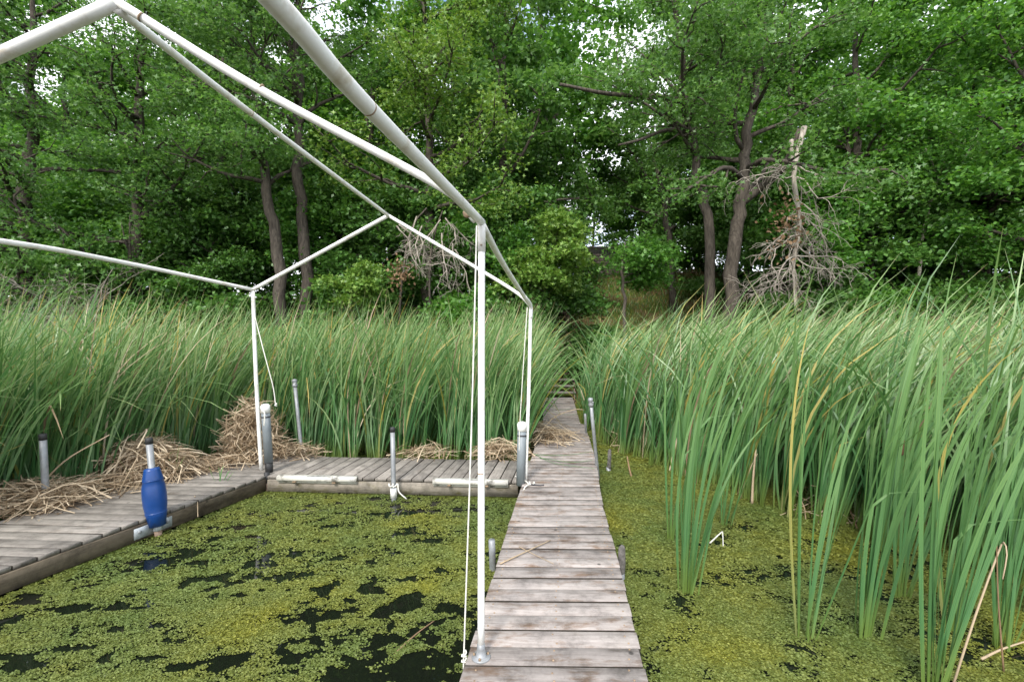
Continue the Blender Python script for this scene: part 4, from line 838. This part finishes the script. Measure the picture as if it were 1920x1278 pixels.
# foreground clumps in the open duckweed: each leaf is a part
def clump(label, base, n, h, wind, seed, fan=0.10, wmul=1.0, yellow=0, az_m=0.0):
    fan = fan * 1.5; wind = wind * 0.7
    rng = np.random.RandomState(seed); t = thing('cattail_clump', label, 'cattail', tuple(base + [0, 0, -0.04]))
    for i in range(n):
        f = (i + 0.5) / n * 2 - 1
        B = (base + [f * 0.045 + rng.normal(0, 0.01), rng.normal(0, 0.02), -0.04])[None, :]
        th = f * fan + rng.normal(0.14, 0.05); az = np.array([az_m + rng.normal(0, 0.45)])
        V, F, uv = blades(B, np.array([h * rng.uniform(0.62, 1.05)]), az, np.array([th]), np.array([max(0.03, rng.normal(wind, 0.16))]), np.array([rng.uniform(0.014, 0.021) * wmul]), np.array([rng.normal(0, 0.7)]), 12, 2.1, np.array([(rng.rand() < 0.05) * 1.2]))
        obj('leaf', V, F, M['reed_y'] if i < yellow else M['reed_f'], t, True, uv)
    return t
def GW(px, py): return G(px, py, WATER)
clump('tall dense cattail bunch standing alone in duckweed closest to the walkway', GW(1288, 1112), 22, 2.3, 0.55, 1, 0.10)
clump('narrow cattail bunch just behind the dense lone bunch by the walkway', GW(1262, 1010), 12, 2.2, 0.5, 2, 0.08)
clump('small short cattail tuft in duckweed behind the lone bunch', GW(1358, 985), 8, 1.0, 0.12, 3, 0.12)
clump('sparse open cattail fan with one yellowed leaf in the duckweed', GW(1508, 1195), 11, 2.0, 0.3, 4, 0.13, 1.0, 1)
clump('straight cattail bunch with broad leaves next to the sparse fan', GW(1622, 1195), 16, 2.2, 0.52, 5, 0.07, 1.15)
clump('large thick windswept cattail bunch beside the folded brown stem', GW(1752, 1290), 24, 2.25, 0.62, 6, 0.12, 1.15)
clump('cattail bunch between the broad-leaved bunch and the stand', GW(1690, 1120), 15, 2.3, 0.62, 7, 0.08, 1.1)
clump('cattail bunch rooted behind the thick windswept bunch', GW(1790, 1180), 17, 2.4, 0.66, 8, 0.10, 1.1, 1)
clump('cattail bunch beside the pale broken stalks', GW(1880, 1215), 16, 2.4, 0.66, 9, 0.10, 1.1)
clump('cattail bunch at the near corner of the windswept stand', GW(1650, 1030), 18, 2.45, 0.66, 10, 0.09)
clump('cattail bunch leaning over the front of the windswept stand', GW(1560, 985), 18, 2.45, 0.62, 11, 0.09)
clump('tall arching cattail bunch beyond the black-capped post', np.array([-5.35, 4.55, WATER]), 18, 2.9, 1.0, 21, 0.12)
clump('tall bunch of cattail leaves sweeping over the flat straw heap', np.array([-5.75, 5.0, WATER]), 18, 3.0, 1.1, 22, 0.12)
clump('cattail bunch arching out furthest along the side dock', np.array([-5.2, 3.75, WATER]), 14, 2.7, 1.1, 23, 0.12)
clump('very tall broad-leaved cattail bunch at the far side of the folded brown stem', np.array([3.55, 3.1, WATER]), 18, 2.75, 0.9, 24, 0.12, 1.4)
clump('tall broad cattail bunch with a drooping leaf behind the upright brown stem', np.array([4.1, 3.5, WATER]), 18, 2.9, 1.0, 25, 0.12, 1.4)
# brown seed heads
for i, (px, py, d) in enumerate([(1688, 745, 4.2), (1475, 805, 5.6), (1690, 838, 3.4)]):
    q = P(px, py, d); t = thing('cattail_spike', 'brown cattail seed head on a thin stalk among the windswept leaves', 'cattail', (q[0] - 0.15, q[1], WATER), 'brown seed heads in the windswept stand')
    V, F = tube(smooth_path([[q[0] - 0.15, q[1], WATER], [q[0] - 0.08, q[1], q[2] * 0.5], [q[0], q[1], q[2] + 0.2]], 8), 0.004, 6); obj('stalk', V, F, M['reed'], t, True, np.zeros((len(V), 2)) + 0.5)
    V, F = lathe(q - [0, 0, 0.06], (0.08, 0, 1), [(0, 0.005), (0.008, 0.013), (0.11, 0.013), (0.12, 0.004)], 10); obj('seed_head', V, F, M['spike'], t, True)

# rough grass on the open slope
rng = np.random.RandomState(55); n = 7000
gx = rng.uniform(1.8, 9.5, n); gy = rng.uniform(13.6, 24.3, n); B = np.stack([gx, gy, hill_z(gx, gy) - 0.01], 1)
V, F, uv = blades(B, rng.uniform(0.10, 0.32, n), rng.uniform(0, 6.28, n), np.abs(rng.normal(0.2, 0.2, n)), rng.uniform(0.2, 1.0, n), rng.uniform(0.012, 0.03, n), rng.uniform(-1, 1, n), 3)
o = obj('slope_grass', V, F, [M['reed'], M['reed_y'], M['deadleaf']], None, False, uv, rng.choice([0, 0, 1, 2], n).repeat(3)); tag(o, 'rough green and brown grass on the slope below the block wall', 'grass', kind='stuff')
# ------------------------------------------------------------------ dead straw
rng = np.random.RandomState(31)
def mound(label, c, rx, ry, hgt, n, L=(0.25, 0.7), yaw=0.0, steep=0.0, z0=0.0):
    a = rng.uniform(0, 2 * math.pi, n); r = np.sqrt(rng.rand(n)); u = r * np.cos(a); v = r * np.sin(a)
    hh = hgt * np.clip(1 - r ** 2, 0, 1) ** 0.7 * rng.uniform(0.55, 1.0, n)
    ca, sa = math.cos(yaw), math.sin(yaw); C = np.stack([c[0] + rx * u * ca - ry * v * sa, c[1] + rx * u * sa + ry * v * ca, z0 + 0.012 + hh], 1)
    ang = rng.uniform(0, math.pi, n); sl = rng.normal(0, 0.22, n) + steep * rng.uniform(0.3, 1.0, n) * np.sign(rng.rand(n) - 0.5)
    D = np.stack([np.cos(ang) * np.cos(sl), np.sin(ang) * np.cos(sl), np.sin(sl)], 1)
    if not steep: # lie against the heap
        D[:, 2] -= 0.8 * hgt / max(rx, ry) * (u * np.cos(ang) + v * np.sin(ang)); D /= np.linalg.norm(D, axis=1)[:, None]
    Ls = rng.uniform(*L, n)[:, None]; p0 = C - D * Ls / 2; p1 = C + D * Ls / 2
    p0[:, 2] = np.maximum(p0[:, 2], z0 + 0.005); p1[:, 2] = np.maximum(p1[:, 2], z0 + 0.005)
    V, F = sticks(p0, p1, rng.uniform(0.004, 0.016, n), rng, 0.10); o = obj('straw_heap', V, F, M['straw']); tag(o, label, 'straw', kind='stuff'); return o
mound('round heap of dead reed straw on the side dock behind the blue fender', G(285, 905) + [-0.35, 0.30, 0], 0.60, 0.38, 0.44, 1500, (0.22, 0.65))
mound('tall heap of dead straw leaning against the frame post at the slip corner', G(462, 862) + [0, 0.15, 0], 0.34, 0.30, 0.78, 1000, (0.25, 0.6), 0, 0.9)
mound('flat heap of dead straw round the black-capped post', G(40, 950) + [-0.1, 0.1, 0], 0.62, 0.34, 0.18, 800, (0.25, 0.7))
mound('loose straw strewn along the outer side of the side dock', G(170, 925) + [0, 0.05, 0], 1.0, 0.26, 0.07, 380, (0.3, 0.8), 0.9)
mound('straw scattered between the two heaps on the side dock', G(400, 878) + [0, 0.15, 0], 0.75, 0.30, 0.10, 500, (0.2, 0.5), 0.6)
mound('straw fringe at the slip corner behind the white bumper', G(535, 862) + [0, 0.2, 0], 0.45, 0.16, 0.16, 220, (0.2, 0.5), 0, 0.3)
mound('straw tuft behind the middle of the cross dock', G(790, 862) + [0, 0.25, 0], 0.42, 0.16, 0.10, 90, (0.3, 0.6), 0, 0.0)
mound('straw heap behind the cross dock beside the walkway', G(935, 862) + [0, 0.25, 0], 0.34, 0.2, 0.17, 190, (0.25, 0.6))
mound('sheaf of dead straw spilling over the walkway beside the upright bumper', G(1022, 822) + [-0.08, 0.1, 0], 0.52, 0.55, 0.14, 330, (0.3, 0.9), 0.3)
mound('dead straw lying at the foot of the windswept stand', GW(1420, 900) + [0, 0.3, 0], 0.55, 0.35, 0.35, 150, (0.3, 0.8), 0, 0.8, WATER)
mound('pale broken straw between the cattails past the leaning post', GW(1210, 845) + [0, 0.2, 0], 0.45, 0.3, 0.35, 120, (0.3, 0.8), 0, 0.9, WATER)
mound('brown straw at the water line deep in the windswept stand', GW(1720, 985) + [0, 0.3, 0], 1.0, 0.5, 0.30, 260, (0.3, 0.8), 0, 0.8, WATER)
# single straws and stalks
def stalk(name, label, pts, w_, mat='straw', r=None):
    pts = smooth_path(pts, 10); V, F = tube(pts, np.linspace(w_, w_ * 0.55, len(pts)), 5); o = obj(name, V, F, M[mat], None, True); tag(o, label, 'stalk'); return o
stalk('dry_stalk', 'thick straw lying slantwise on the walkway, crossed by a thinner one', [G(938, 1056, 0.012), G(985, 1034, 0.014), G(1032, 1012, 0.012)], 0.0065)
stalk('dry_stalk', 'thin straw crossing under the thick straw on the walkway', [G(973, 1024, 0.006), G(1000, 1038, 0.006), G(1038, 1056, 0.006)], 0.0035)
stalk('dry_stalk', 'long pale stalk slanting up from the straw by the black-capped post', [G(60, 930, 0.05), P(120, 865, 4.9), P(205, 815, 5.0)], 0.011)
stalk('dry_stalk', 'pale stalk leaning on the round straw heap', [G(222, 925, 0.02), P(238, 893, 4.9), P(258, 857, 4.95)], 0.010)
stalk('dry_stalk', 'thin straw hanging over the dock edge into the slip', [G(365, 930, 0.012), G(370, 936, -0.03), P(371, 968, 4.35)], 0.006)
stalk('dry_stalk', 'arched dead leaf bending over the far part of the walkway', [G(1000, 830, 0.05), P(1035, 785, 7.6), P(1075, 768, 7.4), P(1095, 768, 7.4)], 0.008)
stalk('broken_stalk', 'bent white broken reed floating beside the small cattail tuft', [GW(1331, 1020) + [0, 0, 0.012], GW(1352, 1010) + [0, 0, 0.06], GW(1355, 1010) + [0, 0, 0.055], GW(1356, 1026) + [0, 0, 0.0]], 0.007, 'rope')
stalk('broken_stalk', 'upright pale dead stalk in front of the windswept stand', [GW(1410, 945), P(1412, 900, 5.3), P(1417, 842, 5.3)], 0.016)
stalk('broken_stalk', 'pale dead stalk slanting against the upright pale stalk', [GW(1388, 935), P(1402, 890, 5.4), P(1420, 850, 5.4)], 0.009)
stalk('broken_stalk', 'folded brown stem arching over the duckweed by the thick bunch', [GW(1785, 1290), P(1830, 1150, 2.6), P(1870, 1040, 2.7), P(1882, 1016, 2.7), P(1888, 1040, 2.65), P(1880, 1085, 2.6)], 0.006)
stalk('broken_stalk', 'thin orange-brown stem standing upright beside the folded brown stem', [GW(1882, 1262), P(1872, 1130, 2.62), P(1868, 1000, 2.62)], 0.005, 'deadleaf')
stalk('broken_stalk', 'brown stem lying flat in the duckweed beside the upright stem', [GW(1840, 1238) + [0, 0, 0.01], GW(1880, 1225) + [0, 0, 0.03], GW(1935, 1210) + [0, 0, 0.04]], 0.008)
stalk('broken_stalk', 'brown stick floating in dark open water of the slip', [GW(740, 1225) + [0, 0, 0.0], GW(780, 1190) + [0, 0, 0.006], GW(818, 1160) + [0, 0, 0.0]], 0.006, 'deadleaf')
stalk('broken_stalk', 'brown leaf curl standing in duckweed past the leaning post', [GW(1184, 893), P(1180, 878, 6.4), P(1176, 855, 6.5)], 0.016, 'deadleaf')
# fallen green blades across the walkway
for i, (a, m_, b) in enumerate([((1002, 852), (1060, 853), (1110, 846)), ((1000, 850), (1040, 868), (1115, 878)), ((1012, 858), (1070, 866), (1112, 862)), ((1035, 770), (1060, 777), (1082, 776)), ((1030, 760), (1050, 768), (1078, 764))]):
    pts = smooth_path([G(*a, 0.01), G(*m_, 0.016), G(*b, 0.010)], 10); s_ = np.array([0, 0.011, 0.0]); V = np.vstack([np.stack([p - s_ * (1 - 0.08 * k), p + s_ * (1 - 0.08 * k) + [0, 0, 0.003]]) for k, p in enumerate(pts)])
    uv = np.zeros((len(V), 2)) + 0.5; o = obj('fallen_blade', V, [[2 * k, 2 * k + 1, 2 * k + 3, 2 * k + 2] for k in range(len(pts) - 1)], M['reed'], None, False, uv)
    tag(o, 'fallen green cattail leaf lying across the walkway', 'leaf', 'fallen leaves across the walkway')
# green shoots growing through the side dock
clump('short green cattail shoots coming up at the dock edge behind the blue fender', G(305, 900) + [0.02, 0.1, 0], 5, 0.55, 0.25, 15, 0.25)
clump('few short green shoots poking through the side dock boards', G(405, 905) + [0, 0.1, 0], 5, 0.30, 0.3, 16, 0.5, 0.8)

# ------------------------------------------------------------------ duckweed
rng = np.random.RandomState(9)
def cover(x, y):
    """0..1 cover wanted at a place on the water"""
    wl_e = np.interp(y, [p[0] for p in left_e], [p[1] for p in left_e]); slip = x < wl_e
    warp = (fbm(x * 1.3 + 9, y * 1.3 + 3, 21, 3) - 0.5) * 1.0
    nse = fbm((x + 0.4 * y + warp) * 0.85 + 30, (y - 0.15 * x + warp * 0.5) * 2.3 + 30, 22, 5)
    fine = fbm(x * 10 + 60, y * 12 + 60, 23, 4)
    open_ = np.clip((5.0 - y) / 1.3, 0, 1) * 0.155 - 0.03
    # the larger dark openings near the walkway
    for hx, hy, sx, sy, s_ in ((-0.55, 2.72, 0.62, 0.16, 0.20), (-0.70, 3.32, 0.26, 0.13, 0.26), (-1.15, 2.45, 0.5, 0.12, 0.12), (-2.05, 3.9, 0.30, 0.10, 0.24), (-2.3, 3.35, 0.4, 0.10, 0.17), (-0.25, 2.85, 0.14, 0.3, 0.22), (-2.6, 2.4, 0.6, 0.12, 0.14), (-1.6, 3.1, 0.5, 0.08, 0.12), (-0.35, 2.35, 0.25, 0.15, 0.10)):
        open_ = open_ + 0.62 * s_ * np.exp(-((x - hx) / sx) ** 2 - ((y - hy) / sy) ** 2)
    nz2 = fbm((x + 0.3 * y + warp) * 2.6 + 80, (y - 0.15 * x) * 7.5 + 80, 27, 4)
    sl = 0.36 * nse + 0.64 * nz2 + 0.62 * (fine - 0.5) - 0.30 - open_ * 0.72
    rt = 0.45 * nse + 0.55 * nz2 + 0.75 * (fine - 0.5) - 0.28 + 0.16 * np.clip((y - 3.9) / 1.6, 0, 1)
    return np.where(slip, sl, rt), fine, slip
parts = []
def fronds(n, xr, yr, r, z, thr=0.0):
    x = rng.uniform(*xr, n); y = rng.uniform(*yr, n); c, fine, slip = cover(x, y)
    k = (c > thr + rng.normal(0, 0.012, n)) & ~(in_dock(x, y) & (np.abs(x) < 0)) 
    wl_e = np.interp(y, [p[0] for p in left_e], [p[1] for p in left_e]); wr_e = np.interp(y, [p[0] for p in right_e], [p[1] for p in right_e])
    k &= ~((x > wl_e + 0.12) & (x < wr_e - 0.12)); k &= (np.abs(x / np.maximum(y, 0.2)) < 1.35)
    x, y, fine, c = x[k], y[k], fine[k], c[k]; m = len(x); rr = r * rng.uniform(0.6, 1.25, m)
    zz = WATER + z + 0.016 * np.clip(fbm(x * 22, y * 22, 24, 2) - 0.35, 0, 1) * np.clip(c * 8, 0, 1) + rng.uniform(0, 0.003, m)
    nr = rng.normal(size=(m, 3)) * 0.30; nr[:, 2] = 1; nr /= np.linalg.norm(nr, axis=1)[:, None]
    u = np.cross(nr, np.array([0.3, 1, 0.0])); u /= np.linalg.norm(u, axis=1)[:, None]; v = np.cross(nr, u); ph = rng.uniform(0, 6.28, m)
    C = np.stack([x, y, zz], 1); V = np.stack([C + rr[:, None] * (np.cos(ph + a)[:, None] * u * 1.15 + np.sin(ph + a)[:, None] * v * 0.85) for a in np.arange(4) * math.pi / 2], 1)
    parts.append(V.reshape(-1, 3))
fronds(150000, (-4.2, -0.1), (1.8, 3.6), 0.0062, 0.004)
fronds(100000, (-4.6, 0.3), (3.4, 5.9), 0.009, 0.004)
fronds(112000, (0.5, 4.6), (1.8, 4.0), 0.0068, 0.004)
fronds(80000, (0.7, 5.0), (3.9, 7.0), 0.0095, 0.004)
fronds(16000, (1.0, 4.0), (6.8, 10.0), 0.017, 0.004)
fronds(14000, (-5, 0.8), (6.4, 8.4), 0.015, 0.004)
V = np.vstack(parts); F = np.arange(len(V)).reshape(-1, 4)
o = obj('duckweed', V, F, M['duck']); tag(o, 'yellow-green duckweed fronds floating over the dark pond', 'duckweed', kind='stuff')
# closed mat under the loose fronds where the cover is thick
def mat_grid(x0, x1, y0, y1, st):
    gx = np.arange(x0, x1, st); gy = np.arange(y0, y1, st); X, Y = np.meshgrid(gx, gy); X = X + rng.uniform(-0.3, 0.3, X.shape) * st; Y = Y + rng.uniform(-0.3, 0.3, Y.shape) * st
    c, fine, slip = cover(X, Y); Z = WATER + 0.003 + 0.010 * np.clip(fbm(X * 22, Y * 22, 24, 2) - 0.35, 0, 1)
    n1, n2 = X.shape; i = np.arange(n1 - 1)[:, None] * n2 + np.arange(n2 - 1)[None, :]
    keep = (np.minimum(np.minimum(c[:-1, :-1], c[1:, :-1]), np.minimum(c[:-1, 1:], c[1:, 1:])) > np.where(slip[:-1, :-1], 0.09, np.where(Y[:-1, :-1] < 4.6 + 0.6 * np.sin(X[:-1, :-1] * 3), 0.115, 0.02)))
    wl_e = np.interp(Y, [p[0] for p in left_e], [p[1] for p in left_e]); wr_e = np.interp(Y, [p[0] for p in right_e], [p[1] for p in right_e])
    dk = ((X > wl_e + 0.15) & (X < wr_e - 0.15))[:-1, :-1]; keep &= ~dk
    F = np.stack([i, i + 1, i + n2 + 1, i + n2], -1)[keep]
    used, inv = np.unique(F.ravel(), return_inverse=True); V = np.stack([X.ravel(), Y.ravel(), Z.ravel()], 1)[used]
    return V, inv.reshape(-1, 4)
vs, fs, n_ = [], [], 0
for g in ((-5.2, 5.2, 1.4, 6.0, 0.026), (-9, 9, 6.0, 13.4, 0.09), (5.2, 12, 1.4, 6.0, 0.07), (-12, -5.2, 1.4, 6.0, 0.07)):
    V, F = mat_grid(*g); vs.append(V); fs.append(F + n_); n_ += len(V)
o = obj('duckweed_mat', np.vstack(vs), np.vstack(fs), M['duckmat'], None, True); tag(o, 'closed green mat of duckweed between the cattails and docks', 'duckweed', kind='stuff')
